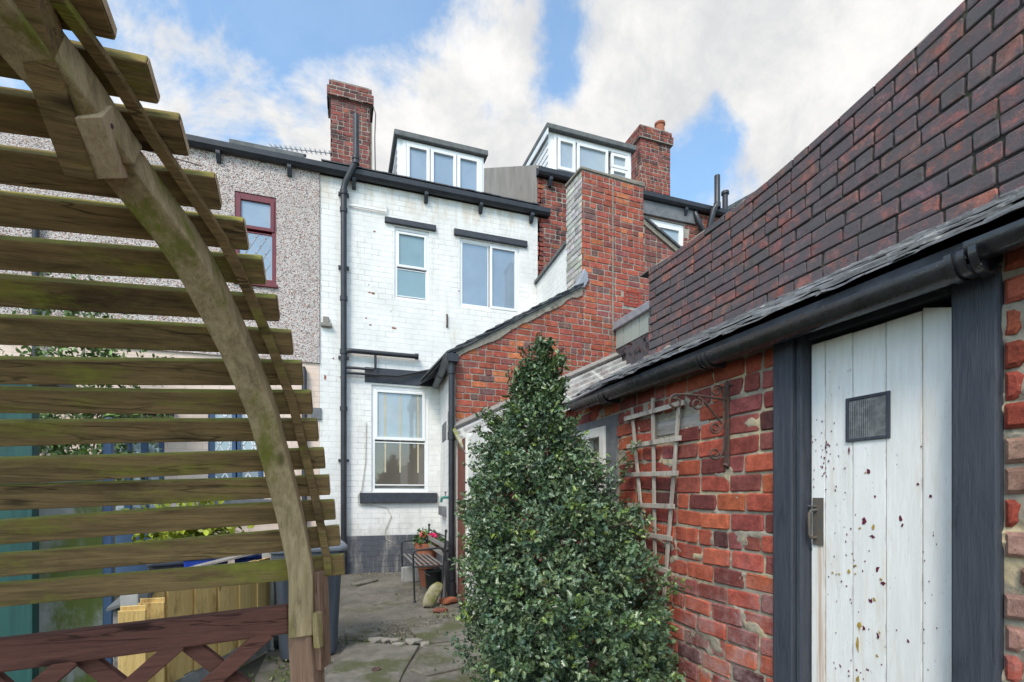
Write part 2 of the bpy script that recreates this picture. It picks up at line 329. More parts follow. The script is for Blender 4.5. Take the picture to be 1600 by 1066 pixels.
class B:
    def __init__(b): b.v = []; b.f = []; b.c = []; b.cur = None
    def add(b, vs, fs):
        k = len(b.v); b.v += [tuple(x) for x in vs]; b.f += [tuple(i+k for i in q) for q in fs]
        if b.cur is not None: b.c += [b.cur]*len(vs)
        return b
    def hexa(b, p):  # 8 corner points: bottom ring 0-3, top ring 4-7
        return b.add(p, [(3, 2, 1, 0), (4, 5, 6, 7), (0, 1, 5, 4), (1, 2, 6, 5), (2, 3, 7, 6), (3, 0, 4, 7)])
    def box(b, c, size, rot=None):
        x, y, z = [q/2 for q in size]; c = Vector(c)
        p = [Vector(q) for q in ((-x, -y, -z), (x, -y, -z), (x, y, -z), (-x, y, -z), (-x, -y, z), (x, -y, z), (x, y, z), (-x, y, z))]
        if rot is not None: p = [rot @ q for q in p]
        return b.hexa([c+q for q in p])
    def fbox(b, fr, s0, s1, z0, z1, n0, n1):
        return b.hexa([fr.P(s0, z0, n0), fr.P(s1, z0, n0), fr.P(s1, z0, n1), fr.P(s0, z0, n1), fr.P(s0, z1, n0), fr.P(s1, z1, n0), fr.P(s1, z1, n1), fr.P(s0, z1, n1)])
    def bar(b, p, q, w, h, up=(0, 0, 1)):
        p, q = Vector(p), Vector(q); d = (q-p).normalized(); up = Vector(up)
        sx = d.cross(up); sx = sx.normalized() if sx.length > 1e-5 else Vector((1, 0, 0)); uy = sx.cross(d).normalized()
        r = [(-w/2, -h/2), (w/2, -h/2), (w/2, h/2), (-w/2, h/2)]
        return b.hexa([p+sx*a+uy*c for a, c in r]+[q+sx*a+uy*c for a, c in r])
    def prism(b, pts, off):
        """polygon points (3-D) extruded by vector off"""
        n = len(pts); pts = [Vector(p) for p in pts]; off = Vector(off)
        return b.add(pts+[p+off for p in pts], [tuple(range(n))[::-1], tuple(range(n, 2*n))]+[(i, (i+1) % n, n+(i+1) % n, n+i) for i in range(n)])
    def fprism(b, fr, pts, n0, n1): return b.prism([fr.P(s, z, n0) for s, z in pts], fr.n*(n1-n0))
    def tube(b, path, r, n=10, caps=True):
        path = [Vector(p) for p in path]; rr = r if isinstance(r, (list, tuple)) else [r]*len(path)
        vs = []; fs = []; prev = None
        for i, p in enumerate(path):
            d = (path[min(i+1, len(path)-1)]-path[max(i-1, 0)]).normalized()
            if prev is None: a = d.orthogonal().normalized()
            else: a = (prev-d*prev.dot(d)).normalized()
            prev = a; c = d.cross(a)
            for k in range(n): t = 2*math.pi*k/n; vs.append(p+(a*math.cos(t)+c*math.sin(t))*rr[i])
        m = len(path)
        for i in range(m-1):
            for k in range(n): fs.append((i*n+k, i*n+(k+1) % n, (i+1)*n+(k+1) % n, (i+1)*n+k))
        if caps: fs += [tuple(range(n))[::-1], tuple(range((m-1)*n, m*n))]
        return b.add(vs, fs)
    def lathe(b, c, prof, n=20, sq=0.):
        """profile of (radius, z) pairs turned about the vertical through c"""
        c = Vector(c); vs = []; fs = []
        for r, z in prof:
            for k in range(n): t = 2*math.pi*k/n; vs.append(c+Vector((r*math.cos(t), r*math.sin(t), z)))
        for i in range(len(prof)-1):
            for k in range(n): fs.append((i*n+k, i*n+(k+1) % n, (i+1)*n+(k+1) % n, (i+1)*n+k))
        fs += [tuple(range(n))[::-1], tuple(range((len(prof)-1)*n, len(prof)*n))]
        return b.add(vs, fs)
    def wall(b, fr, s0, s1, z0, z1, holes, depth, n=0.):
        """front sheet with real openings and reveals"""
        S = sorted({s0, s1, *[h[0] for h in holes], *[h[1] for h in holes]}); Z = sorted({z0, z1, *[h[2] for h in holes], *[h[3] for h in holes]})
        for i in range(len(S)-1):
            for j in range(len(Z)-1):
                cs, cz = (S[i]+S[i+1])/2, (Z[j]+Z[j+1])/2
                if any(h[0] < cs < h[1] and h[2] < cz < h[3] for h in holes): continue
                b.add([fr.P(S[i], Z[j], n), fr.P(S[i+1], Z[j], n), fr.P(S[i+1], Z[j+1], n), fr.P(S[i], Z[j+1], n)], [(0, 1, 2, 3)])
        for a, c, d, e in holes:
            q = [(a, d), (c, d), (c, e), (a, e)]
            for k in range(4):
                p0, p1 = q[k], q[(k+1) % 4]
                b.add([fr.P(*p0, n), fr.P(*p1, n), fr.P(*p1, n-depth), fr.P(*p0, n-depth)], [(0, 3, 2, 1)])
        return b
    def build(b, name, m, parent=None, smooth=False, bevel=0., loc=None, seg=2):
        me = bpy.data.meshes.new(name); vs = b.v
        if loc is not None: loc = Vector(loc); vs = [tuple(Vector(x)-loc) for x in vs]
        me.from_pydata(vs, [], b.f); me.materials.append(MT[m] if isinstance(m, str) else m)
        if b.c and len(b.c) == len(b.v):
            at = me.color_attributes.new('Col', 'FLOAT_COLOR', 'POINT')
            at.data.foreach_set('color', np.array([(*x, 1) for x in b.c], dtype=np.float32).ravel())
        bm = bmesh.new(); bm.from_mesh(me); bmesh.ops.recalc_face_normals(bm, faces=bm.faces); bm.to_mesh(me); bm.free()
        if smooth:
            me.shade_smooth()
            me.set_sharp_from_angle(angle=math.radians(40))
        o = bpy.data.objects.new(name, me); COL.objects.link(o)
        if loc is not None: o.location = loc
        if bevel:
            md = o.modifiers.new('bevel', 'BEVEL'); md.width = bevel; md.segments = seg; md.limit_method = 'ANGLE'
        if parent is not None: attach(o, parent)
        return o

def attach(o, parent):
    o.parent = parent; o.matrix_parent_inverse = Matrix.Translation(-Vector(parent.location)) if parent.type == 'EMPTY' and parent.parent is None else Matrix()
def tag(o, label=None, cat=None, group=None, kind=None):
    if label: o['label'] = label
    if cat: o['category'] = cat
    if group: o['group'] = group
    if kind: o['kind'] = kind
    return o
def T(name, label, cat, loc=(0, 0, 0), group=None):
    o = bpy.data.objects.new(name, None); COL.objects.link(o); o.location = loc; o.empty_display_size = .1
    return tag(o, label, cat, group)

# ---- bricks as real blocks in a frame, clipped to convex panels
def clip_poly(poly, panel):
    out = poly; n = len(panel)
    for i in range(n):
        (x0, y0), (x1, y1) = panel[i], panel[(i+1) % n]; res = []
        for j in range(len(out)):
            p, q = out[j], out[(j+1) % len(out)]
            dp = (x1-x0)*(p[1]-y0)-(y1-y0)*(p[0]-x0); dq = (x1-x0)*(q[1]-y0)-(y1-y0)*(q[0]-x0)
            if dp >= 0: res.append(p)
            if (dp >= 0) != (dq >= 0): t = dp/(dp-dq); res.append((p[0]+(q[0]-p[0])*t, p[1]+(q[1]-p[1])*t))
        out = res
        if len(out) < 3: return []
    return out
def brick_panel(b, fr, panels, pal, L=.215, H=.0865, joint=.011, proud=.008, chamfer=.007, jit=.004, holes=(), warp=None, header=.22, s_off=0., rng=None, tilt=.012):
    """panels: list of convex counter-clockwise polygons in (s,z)"""
    rng = rng or random.Random(3)
    cols = [c for c, w in pal]; wts = [w for c, w in pal]
    for panel in panels:
        smin = min(p[0] for p in panel); smax = max(p[0] for p in panel); zmin = min(p[1] for p in panel); zmax = max(p[1] for p in panel)
        r = math.floor(zmin/H)
        while r*H < zmax:
            z0 = r*H; r += 1
            rr = random.Random(int(r*7919+s_off*1000)); s = smin-(.5*L if r % 2 else 0)-rr.random()*.02
            s = math.floor((smin)/L)*L - L + (0 if r % 2 else .5*L) + (rr.random()-.5)*.03
            hdr = rr.random() < header
            while s < smax:
                w = L*.5 if (hdr or rng.random() < .15) else L
                w *= 1+rng.uniform(-.05, .05)
                a0, a1 = s+joint/2, s+w-joint/2; s += w
                j = lambda: rng.uniform(-jit, jit)
                ch = min(chamfer*1.3, .2*(a1-a0))
                zz0, zz1 = z0+joint/2+j()*.5, z0+H-joint/2+j()*.5
                sl = rng.uniform(-tilt, tilt)*(a1-a0)
                poly = [(a0+ch+j(), zz0), (a1-ch, zz0+sl), (a1, zz0+ch+sl), (a1+j(), zz1-ch+sl), (a1-ch+j(), zz1+sl), (a0+ch, zz1), (a0, zz1-ch), (a0+j(), zz0+ch)]
                cx, cz = (a0+a1)/2, (zz0+zz1)/2
                if any(h[0]-.02 < cx < h[1]+.02 and h[2]-.01 < cz < h[3]+.01 for h in holes): continue
                poly = clip_poly(poly, panel)
                if len(poly) < 3: continue
                xs = [p[0] for p in poly]; ys = [p[1] for p in poly]
                hs, hz = (max(xs)-min(xs))/2, (max(ys)-min(ys))/2
                if hs < .012 or hz < .012: continue
                cx, cz = (max(xs)+min(xs))/2, (max(ys)+min(ys))/2
                fs, fz = 1-chamfer/hs, 1-chamfer/hz
                if fs < .2: fs = .2
                if fz < .2: fz = .2
                pr = proud+rng.uniform(-.004, .004)
                n = len(poly); vs = []
                wp = warp or (lambda a, c: (a, c))
                for (k1, k2, nn) in ((1, 1, -.02), (1, 1, pr-chamfer*.8), (fs, fz, pr)):
                    for (x, y) in poly:
                        xx, yy = wp(cx+(x-cx)*k1, cz+(y-cz)*k2)
                        vs.append(fr.P(xx, yy, nn+(rng.uniform(-.0012, .0012) if nn > 0 else 0)))
                F = [tuple(range(2*n, 3*n))]
                for q in range(2):
                    F += [(q*n+i, q*n+(i+1) % n, (q+1)*n+(i+1) % n, (q+1)*n+i) for i in range(n)]
                c = rng.choices(cols, wts)[0]; k = rng.uniform(.8, 1.2)
                b.cur = (c[0]*k, c[1]*k*rng.uniform(.92, 1.08), c[2]*k*rng.uniform(.92, 1.08))
                b.add(vs, F)
    return b

PAL_NEAR = [((.38, .092, .055), 6), ((.43, .112, .058), 3), ((.27, .068, .052), 4), ((.21, .058, .050), 2), ((.40, .13, .06), .4), ((.27, .085, .072), 3), ((.11, .042, .042), .8)]
PAL_UPPER = [((.25, .118, .108), 4), ((.205, .118, .114), 4), ((.160, .116, .120), 3.5), ((.31, .122, .098), 2), ((.118, .106, .112), 2)]
PAL_GABLE = [((.36, .098, .062), 5), ((.32, .090, .062), 4), ((.25, .090, .078), 2.5), ((.46, .16, .075), 1.2), ((.18, .105, .095), .8)]
PAL_STACK = [((.23, .085, .074), 4), ((.26, .085, .068), 4), ((.18, .088, .083), 3), ((.30, .11, .078), 1)]
PAL_FAR = [((.29, .082, .058), 5), ((.25, .075, .058), 4), ((.19, .08, .068), 2), ((.34, .12, .07), 1)]

# ---- windows
def ring(b, fr, s0, s1, z0, z1, w, n0, n1):
    b.fbox(fr, s0, s0+w, z0, z1, n0, n1); b.fbox(fr, s1-w, s1, z0, z1, n0, n1)
    b.fbox(fr, s0+w, s1-w, z0, z0+w, n0, n1); b.fbox(fr, s0+w, s1-w, z1-w, z1, n0, n1)
def window(fr, s0, s1, z0, z1, lights, parent, m='upvc', w=.05, n0=-.09, n1=-.03, name='window', pane='glass', bevel=.004):
    """lights: (s0,s1,z0,z1,sash?,pane material) in fractions of the opening"""
    b = B(); ring(b, fr, s0, s1, z0, z1, w, n0, n1); panes = []
    ws, hs = s1-s0, z1-z0
    for L in lights:
        a, c, d, e, sash = L[:5]; pm = L[5] if len(L) > 5 else pane
        A, C, D, E = s0+a*ws, s0+c*ws, z0+d*hs, z0+e*hs
        k = w*.85 if sash else w*.35
        ring(b, fr, A+.002, C-.002, D+.002, E-.002, k, n0+.006, n1+(.014 if sash else -.008)); panes.append((A+k, C-k, D+k, E-k, pm))
    o = b.build(name, m, parent, bevel=bevel)
    for (A, C, D, E, pm) in panes:
        B().fbox(fr, A-.004, C+.004, D-.004, E+.004, n1-.03, n1-.018).build('pane', pm, o)
    return o

# ================================================================ SETTING
def gz(y): return .09*min(1., max(0., (y-5.6)/2.2))
FY = 8.2
b = B()
ys = [-40, -8, 0, 2, 4, 5, 5.6, 6.0, 6.6, 7.2, 7.8, 8.6, 14, 60, 400]
for i in range(len(ys)-1):
    b.add([(-400, ys[i], gz(ys[i])-.03), (400, ys[i], gz(ys[i])-.03), (400, ys[i+1], gz(ys[i+1])-.03), (-400, ys[i+1], gz(ys[i+1])-.03)], [(0, 1, 2, 3)])
tag(b.build('ground', mat('ground_earth', (.075, .065, .05), (.05, .045, .035), 4, c3=(.05, .06, .02), s3=3, rough=1, bump=.8)), kind='structure')

m, t, bs, vec = new_mat('yard_concrete')
c = t.mix(t.step(t.noise(vec, 1.7, 8, .7), .32, .68), (.185, .168, .14, 1), (.085, .078, .065, 1))
c = t.mix(t.step(t.noise(vec, 3.4, 8, .75), .55, .66, 0, .8), c, (.095, .088, .076, 1))
c = t.mix(t.step(t.noise(t.vmath('ADD', vec, (7, 3, 1)), 2.1, 8, .75), .58, .68, 0, .7), c, (.16, .115, .075, 1))
c = t.mix(t.step(t.noise(t.vmath('ADD', vec, (2, 9, 1)), 2.1, 9, .75), .50, .66, 0, .75), c, (.085, .092, .032, 1))
c = t.mix(t.step(t.noise(vec, 45, 5, .7), .6, .72, 0, .6), c, (.33, .31, .28, 1))
ck = t.step(t.voro(t.vmath('ADD', vec, t.vmath('SCALE', t.noise(vec, 4, 8, .7, color=True))), .8, 'DISTANCE_TO_EDGE'), .016, .002, 0, .7)
c = t.mix(t.math('MULTIPLY', ck, t.step(t.noise(vec, 1.9, 3), .45, .6)), c, (.05, .047, .036, 1))
c = t.mix(t.step(t.noise(t.vmath('ADD', vec, (1, 4, 8)), 9, 8, .78), .5, .66, 0, .6), c, (.12, .105, .085, 1))
for nd in t.n:
    if nd.bl_idname == 'ShaderNodeVectorMath' and nd.operation == 'SCALE': nd.inputs['Scale'].default_value = .35
t.put(bs.inputs['Base Color'], c); bs.inputs['Roughness'].default_value = .9
t.put(bs.inputs['Normal'], t.bump(t.math('ADD', t.noise(vec, 22, 8, .75), t.math('MULTIPLY', t.noise(vec, 3, 4), 1.5)), .75, .02))
MT['yard'] = m
b = B(); nx, ny = 60, 150
X0, X1, Y0, Y1 = -.62, 1.9, .2, 8.3
rs = random.Random(5); hmap = {}
for j in range(ny+1):
    for i in range(nx+1):
        x, y = X0+(X1-X0)*i/nx, Y0+(Y1-Y0)*j/ny
        b.v.append((x, y, gz(y)+.006*math.sin(3.1*x+1.7*y)+.005*math.sin(7*x-4*y+1)+rs.uniform(-.003, .003)-.006))
for j in range(ny):
    for i in range(nx): k = j*(nx+1)+i; b.f.append((k, k+1, k+nx+2, k+nx+1))
tag(b.build('yard_paving', 'yard', smooth=True), kind='structure')
MT['flag'] = mat('york_flagstone', (.19, .176, .148), (.11, .102, .085), 5, c3=(.075, .080, .036), s3=2.4, t3=(.47, .62), rough=.9, bump=.6, bscale=28, bdist=.01)
def slab(px, th=.018):
    pts = [(*onZ(u, v, 0.), .0) for u, v in px]
    return pts
b = B()
for px in ([(545, 1005), (655, 1012), (632, 1052), (600, 1120), (470, 1120)], [(662, 1012), (735, 1003), (762, 1036), (668, 1058), (640, 1050)],
           [(668, 1062), (762, 1040), (800, 1100), (640, 1160), (608, 1120)], [(538, 985), (600, 990), (575, 1002), (540, 1003)],
           [(640, 985), (728, 972), (738, 1000), (662, 1008)], [(742, 1000), (790, 1000), (830, 1090), (806, 1098)], [(455, 1125), (598, 1124), (560, 1300), (380, 1300)], [(604, 1126), (636, 1164), (800, 1108), (800, 1300), (566, 1300)]):
    pts = slab(px); c = sum((Vector(p) for p in pts), Vector())/len(pts)
    n = len(pts); lo = [Vector((p[0], p[1], -.02)) for p in pts]; hi = [Vector((p[0], p[1], .012)) for p in pts]; top = [c+(Vector(p)-c)*.975+Vector((0, 0, .02+rs.uniform(-.003, .004))) for p in pts]
    b.add(lo+hi+top, [tuple(range(2*n, 3*n))]+[(q*n+i, q*n+(i+1) % n, (q+1)*n+(i+1) % n, (q+1)*n+i) for q in (0, 1) for i in range(n)])
tag(b.build('flagstone_path', 'flag'), kind='structure')

# ================================================================ HOUSES
FAC = Fr((0, FY, 0), (1, 0, 0), (0, -1, 0))
def F(u, v): return onY(u, v, FY)
XL = F(500, 400)[0]; XR = F(849, 400)[0]
EZ = 6.37                                        # eaves of the white house
def frect(u0, v0, u1, v1, Y=FY):                 # top-left and bottom-right photo corners -> s0,s1,z0,z1
    a, z1 = onY(u0, v0, Y); c, z0 = onY(u1, v1, Y); return a, c, z0, z1
def roof_slab(b, x0, x1, y0, z0, y1, slope, th=.09, lift=0.):
    z1 = z0+slope*(y1-y0)
    b.prism([(x0, y0, z0+lift), (x0, y1, z1+lift), (x0, y1, z1+lift+th), (x0, y0, z0+lift+th)], (x1-x0, 0, 0))
    b.prism([(x0, y1, z1+lift), (x0, y1+(y1-y0), z0), (x0, y1+(y1-y0), z0+th), (x0, y1, z1+lift+th)], (x1-x0, 0, 0))
def eaves_gutter(parent, x0, x1, z, brackets, y=FY):
    b = B()
    pr = [(-.015, z+.075), (-.015, z-.02), (-.05, z-.055), (-.105, z-.05), (-.135, z-.01), (-.14, z+.065), (-.125, z+.065), (-.12, z-.0), (-.1, z-.03), (-.055, z-.035), (-.03, z-.01), (-.028, z+.075)]
    b.prism([(x0, y+a, c) for a, c in pr], (x1-x0, 0, 0))
    b.fbox(Fr((0, y, 0), (1, 0, 0), (0, -1, 0)), x0, x1, z-.06, z+.10, .001, .013)
    o = b.build('gutter', 'blackpipe', parent)
    for x in brackets:
        B().prism([(x-.03, y-.002, z-.05), (x-.03, y-.002, z-.20), (x-.03, y-.05, z-.20), (x-.03, y-.115, z-.10), (x-.03, y-.115, z-.056)], (.06, 0, 0)).build('gutter_bracket', 'black', o, bevel=.006)
    return o

# ---------------- white house
wh = T('terrace_house', 'white painted brick house with black eaves gutter, white dormer and tall red chimney', 'house', (1.5, FY, 0))
hA = frect(616.5, 354, 670.2, 473); hA = (hA[0], hA[1], hA[2], F(616.5, 354)[1])
hB = frect(718.5, 371, 811.2, 489)
hK = frect(580.5, 603, 669.3, 769)
zc = lambda u, v: F(u, v)[1]
hA = (hA[0], hA[1], zc(643, 470), zc(643, 358)); hB = (hB[0], hB[1], zc(765, 484.5), zc(765, 379)); hK = (hK[0], hK[1], zc(625, 769), zc(625, 604))
PZ = zc(620, 836)
B().wall(FAC, XL, XR, PZ, EZ+.1, [hA, hB, hK], .12).build('wall', 'white_x', wh)
B().fbox(FAC, XL, 1.62, -.05, PZ, -.2, .012).build('plinth', 'plinth', wh)
b = B(); b.fbox(FAC, XL, XR, -.05, EZ+.05, -.30, -.16); b.prism([(XL, FY+.3, 0), (XL, 13.0, 0), (XL, 13, 9.2), (XL, FY+.3, EZ+.1)], (.2, 0, 0)); b.build('inner_wall', 'white_y', wh)
b = B(); roof_slab(b, XL, XR, FY-.07, EZ+.035, 13.1, .605, .07)
rr = random.Random(4)
for k in range(26):                              # slate butts over the first courses
    for q in range(5):
        y0 = FY-.09+q*.19; x = XL+.02+k*.152+(q % 2)*.07
        if x+.15 > XR: continue
        z = EZ+.115+.605*(y0-FY+.09)+rr.uniform(0, .01)
        b.prism([(x, y0, z), (x, y0+.22, z+.118), (x, y0+.22, z+.135), (x, y0, z+.017)], (.148, 0, 0))
b.build('roof', 'roofslate', wh)
g = eaves_gutter(wh, F(470, 250)[0], F(856, 330)[0], EZ, [F(u, 300)[0] for u in (553, 665, 750, 829)])
window(FAC, *hA, [(.06, .94, .455, .95, 1, 'glass_teal'), (.06, .94, .05, .44, 0, 'glass_teal')], wh, n0=-.11, n1=-.025, w=.045)
window(FAC, *hB, [(.03, .485, .04, .96, 0), (.5, .97, .03, .97, 1)], wh, n0=-.11, n1=-.025, w=.05)
kw = window(FAC, *hK, [(.05, .95, .49, .965, 1, 'glass_blind'), (.04, .96, .06, .475, 0, 'glass_dim')], wh, n0=-.115, n1=-.03, w=.055)
b = B()
for fx in (.24, .5, .82):                         # cream blind tapes seen through the panes
    x = hK[0]+fx*(hK[1]-hK[0])
    b.fbox(FAC, x-.012, x+.012, hK[2]+.32, hK[3]-.12, -.046, -.0445)
b.build('blind_tape', mat('cream_tape', (.55, .48, .33), rough=.8, bump=0), kw)
# stone heads and sills, painted black
def stone(name, u0, v0, u1, v1, n1, m='black', parent=wh, skew=0):
    s0, s1 = F(u0, v0)[0], F(u1, v1)[0]; uc = (u0+u1)/2
    z1, z0 = zc(uc, v0), zc(uc, v1)
    return B().fprism(FAC, [(s0, z0), (s1, z0), (s1, z1), (s0, z1)], -.02, n1).build(name, m, parent, bevel=.008)
stone('lintel', 601, 347, 681, 355.5, .05); stone('lintel', 709, 368.5, 823, 378, .05)
stone('lintel', 570, 578, 678, 601, .02); stone('sill', 562, 770, 682.5, 786, .07)
# wall fittings
b = B(); s, z = F(510, 496); b.fbox(FAC, s-.05, s+.04, z-.10, z+.0, 0, .05); b.fbox(FAC, s-.08, s+.08, z-.16, z-.10, 0, .07); b.build('stone_corbel', 'chipstone', wh, bevel=.01)
s, z = F(698, 500); B().tube([FAC.P(s, z-.12, .0), FAC.P(s, z-.11, .03), FAC.P(s, z+.08, .035), FAC.P(s, z+.085, 0)], .014, 8).build('rusty_pin', 'iron', wh)
b = B(); s0, z0 = F(545, 322); s1, z1 = F(604, 331); b.tube([FAC.P(s0, z0, .03), FAC.P(s1, z0, .03), FAC.P(s1, z0+.10, .03)], .012, 8); b.build('overflow_pipe', 'upvc', wh, smooth=True)
b = B(); P = [F(u, v) for u, v in ((572, 660), (571, 720), (565, 765), (559, 776), (560, 789), (585, 790), (604, 793), (611, 806), (601, 830), (604, 843), (613, 847))]; b.tube([FAC.P(s, z, .018+0) for i, (s, z) in enumerate(P)], .006, 6); b.build('cable', 'cable', wh, smooth=True)
rp = random.Random(21); BB = mat('bare_brick', (.30, .12, .075), (.22, .10, .07), 30, rough=.9, bump=.4)                  # places where the paint has come off the brick
for u, v, w, h in ((583, 459, 8, 4), (577, 457, 4, 3), (616, 513, 8, 4), (572, 497, 3, 3), (521, 560, 3, 3), (541, 420, 5, 3), (585, 362, 5, 2.5), (576, 445, 2, 2), (611, 487, 2, 2), (533, 590, 6, 4), (508, 590, 4, 8), (579, 508, 5, 3), (717, 455, 3, 2)):
    s, z = F(u, v); k = 8.4/FPX; b = B()
    b.fprism(FAC, [(s+math.cos(a)*w*k*.5*rp.uniform(.5, 1.2), z+math.sin(a)*h*k*.5*rp.uniform(.5, 1.2)) for a in [i*math.tau/9 for i in range(9)]], .001, .0025); b.build('bare_brick_patch', BB, wh)
# dormer
def dormer(parent, u0, u1, vt0, Yf, zroof, slope, lights, vh=228, vb=288, wfrac=(.06, .98), over=.06):
    a, zt = onY(u0, vt0, Yf); c = onY(u1, vt0, Yf)[0]; zb = zroof+slope*(Yf-FY)-.05
    D = Fr((0, Yf, 0), (1, 0, 0), (0, -1, 0)); yb = FY+(zt-zroof)/slope+.1
    d = B()
    d.prism([(a, Yf, zb), (a, yb, zb+slope*(yb-Yf)), (a, yb, zt-.02), (a, Yf, zt-.02)], (.05, 0, 0)); d.prism([(c-.05, Yf, zb), (c-.05, yb, zb+slope*(yb-Yf)), (c-.05, yb, zt-.02), (c-.05, Yf, zt-.02)], (.05, 0, 0))
    ws0, ws1 = a+wfrac[0]*(c-a), a+wfrac[1]*(c-a); wz0, wz1 = onY(u0+20, vb, Yf)[1]-.05, onY(u0+20, vh, Yf)[1]+.06; zb = min(zb, wz0-.02)
    d.fbox(D, a+.051, ws0, zb, zt-.02, -.05, 0); d.fbox(D, ws1, c-.051, zb, zt-.02, -.05, 0); d.fbox(D, ws0, ws1, wz1, zt-.02, -.05, 0); d.fbox(D, ws0, ws1, zb, wz0, -.05, 0)
    for k in range(12):                          # lapped boards on the cheek
        z = zb+.12*k+.02
        if z > zt-.1: break
        ya = max(Yf+.02, Yf+(z-zb)/slope*0); d.prism([(a-.001, Yf+.01, z), (a-.012, Yf+.01, z), (a-.002, Yf+.01, z+.10)], (0, max(.05, min(yb, 9.6)-Yf-.02), 0))
    o = d.build('dormer', 'upvc', parent)
    B().prism([(a-over, Yf-over*1.4, zt-.02), (a-over, yb+.2, zt+.03), (a-over, yb+.2, zt+.12), (a-over, Yf-over*1.4, zt+.075)], (c-a+2*over, 0, 0)).build('dormer_roof', 'felt', o, bevel=.012)
    b = B(); ring(b, D, ws0, ws1, wz0, wz1, .05, -.045, .022); hs, vs_ = ws1-ws0, wz1-wz0; panes = []
    for L in lights:
        A, C, E, G = ws0+L[0]*hs, ws0+L[1]*hs, wz0+L[2]*vs_, wz0+L[3]*vs_; k = .055
        ring(b, D, A, C, E, G, k, -.04, .03); panes.append((A+k, C-k, E+k, G-k, L[4] if len(L) > 4 else 'glass'))
    b.build('window_frame', 'upvc', o, bevel=.004)
    for A, C, E, G, pm in panes: B().fbox(D, A-.003, C+.003, E-.003, G+.003, -.02, -.008).build('pane', pm, o)
    return o, (a, c, zt, yb)
dormer(wh, 621, 756, 214, 8.5, EZ+.1, .605, [(.04, .325, .06, .95), (.335, .66, .045, .955, 'glass'), (.67, .965, .06, .95)], vh=228, vb=289)
# chimney on the party line
def chimney(parent, fr, s0, s1, z0, z1, dep, pal, m, corbel=(.06, .30), seed=1, side_m=None):
    rng = random.Random(seed); b = B()
    for (w, za, zb_) in ((0, z0, z1-corbel[1]), (corbel[0], z1-corbel[1], z1-corbel[1]+.17), (corbel[0]*.5, z1-corbel[1]+.175, z1)):
        for f2, p0, p1 in ((Fr(fr.o+fr.n*w, fr.s, fr.n), s0-w, s1+w), (Fr(fr.o+fr.s*(s0-w), fr.n, -fr.s), -dep-w, w), (Fr(fr.o+fr.s*(s1+w), fr.n, fr.s), -dep-w, w)):
            brick_panel(b, f2, [[(p0, za), (p1, za), (p1, zb_), (p0, zb_)]], pal, rng=rng, jit=.003, proud=.006)
    o = b.build('chimney', m, parent)
    b = B()
    for (w, za, zb_) in ((0, z0, z1-corbel[1]), (corbel[0], z1-corbel[1], z1-corbel[1]+.172), (corbel[0]*.5, z1-corbel[1]+.172, z1)): b.fbox(fr, s0-w, s1+w, za, zb_-.002, -dep-w, w)
    b.fbox(fr, s0+.02, s1-.02, z1-.002, z1+.05, -dep+.02, -.02)
    b.build('chimney_mortar', 'mortar_grey', o)
    return o
CF = Fr((0, 9.6, 0), (1, 0, 0), (0, -1, 0))
a, zt = onY(517, 126, 9.6); c = onY(578, 126, 9.6)[0]
ch = chimney(wh, CF, a, c, 6.9, zt, .5, PAL_STACK, 'brick_far', seed=11)
b = B(); fr2 = Fr((c+.012, 9.6, 0), (0, 1, 0), (1, 0, 0)); b.fprism(fr2, [(.0, 6.9), (.5, 6.9), (.5, zt-.75), (.0, zt-.6)], .0, .03); b.build('chimney_render', 'cement', ch)
b = B(); b.tube([(c+.10, 9.55, 7.0), (c+.085, 9.55, zt-.9), (c+.10, 9.55, zt-.45), (c+.06, 9.58, zt-.3)], .011, 6); b.build('aerial_cable', 'blackpipe', ch)
# soil pipe and waste pipes
PX = F(537, 700)[0]; YP = FY-.085
zg = EZ
b = B(); x1 = F(556, 230)[0]
zt1, zt0 = onY(556, 188, YP)[1], onY(556, 256, YP)[1]
b.tube([(x1, FY-.20, zt1), (x1, FY-.20, zt0)], .045, 14)
b.tube([(x1, FY-.20, zt0+.03), (x1-.01, FY-.20, zt0-.05), (PX+.02, YP, zc(537, 290)), (PX, YP, zc(537, 300)), (PX, YP, .14)], .046, 14)
for v in (306, 333, 470, 552, 640): z = zc(537, v); b.tube([(PX, YP, z-.035), (PX, YP, z+.035)], .058, 14)
for z in (zt0+.01, zt0-.06): b.tube([(x1-.005, FY-.20, z-.02), (x1-.005, FY-.20, z+.03)], .056, 14)
for v in (306, 420, 560, 720): z = zc(537, v); b.box((PX, FY-.03, z), (.16, .06, .04))
b.build('soil_pipe', 'blackpipe', wh, smooth=True)
b = B(); z = zc(600, 555); xe = F(652, 555)[0]; b.tube([(PX, YP, z-.06), (PX+.05, YP, z-.01), (PX+.12, YP, z), (xe-.02, YP, z), (xe, YP, z)], .038, 12); b.tube([(xe-.05, YP, z), (xe+.005, YP, z)], .05, 12)
x2 = F(586, 570)[0]; z2 = zc(570, 578.5); b.tube([(PX+.02, YP, z2), (x2-.04, YP, z2), (x2, YP, z2+.03), (x2, YP, z-.01)], .02, 10)
z3a, z3b = zc(545, 585), zc(677, 579); b.tube([(PX+.02, YP, z3a), (F(620, 584)[0], YP, z3a+.01), (F(676, 580)[0], YP+.03, z3b)], .02, 10)
b.build('waste_pipe', 'blackpipe', wh, smooth=True)

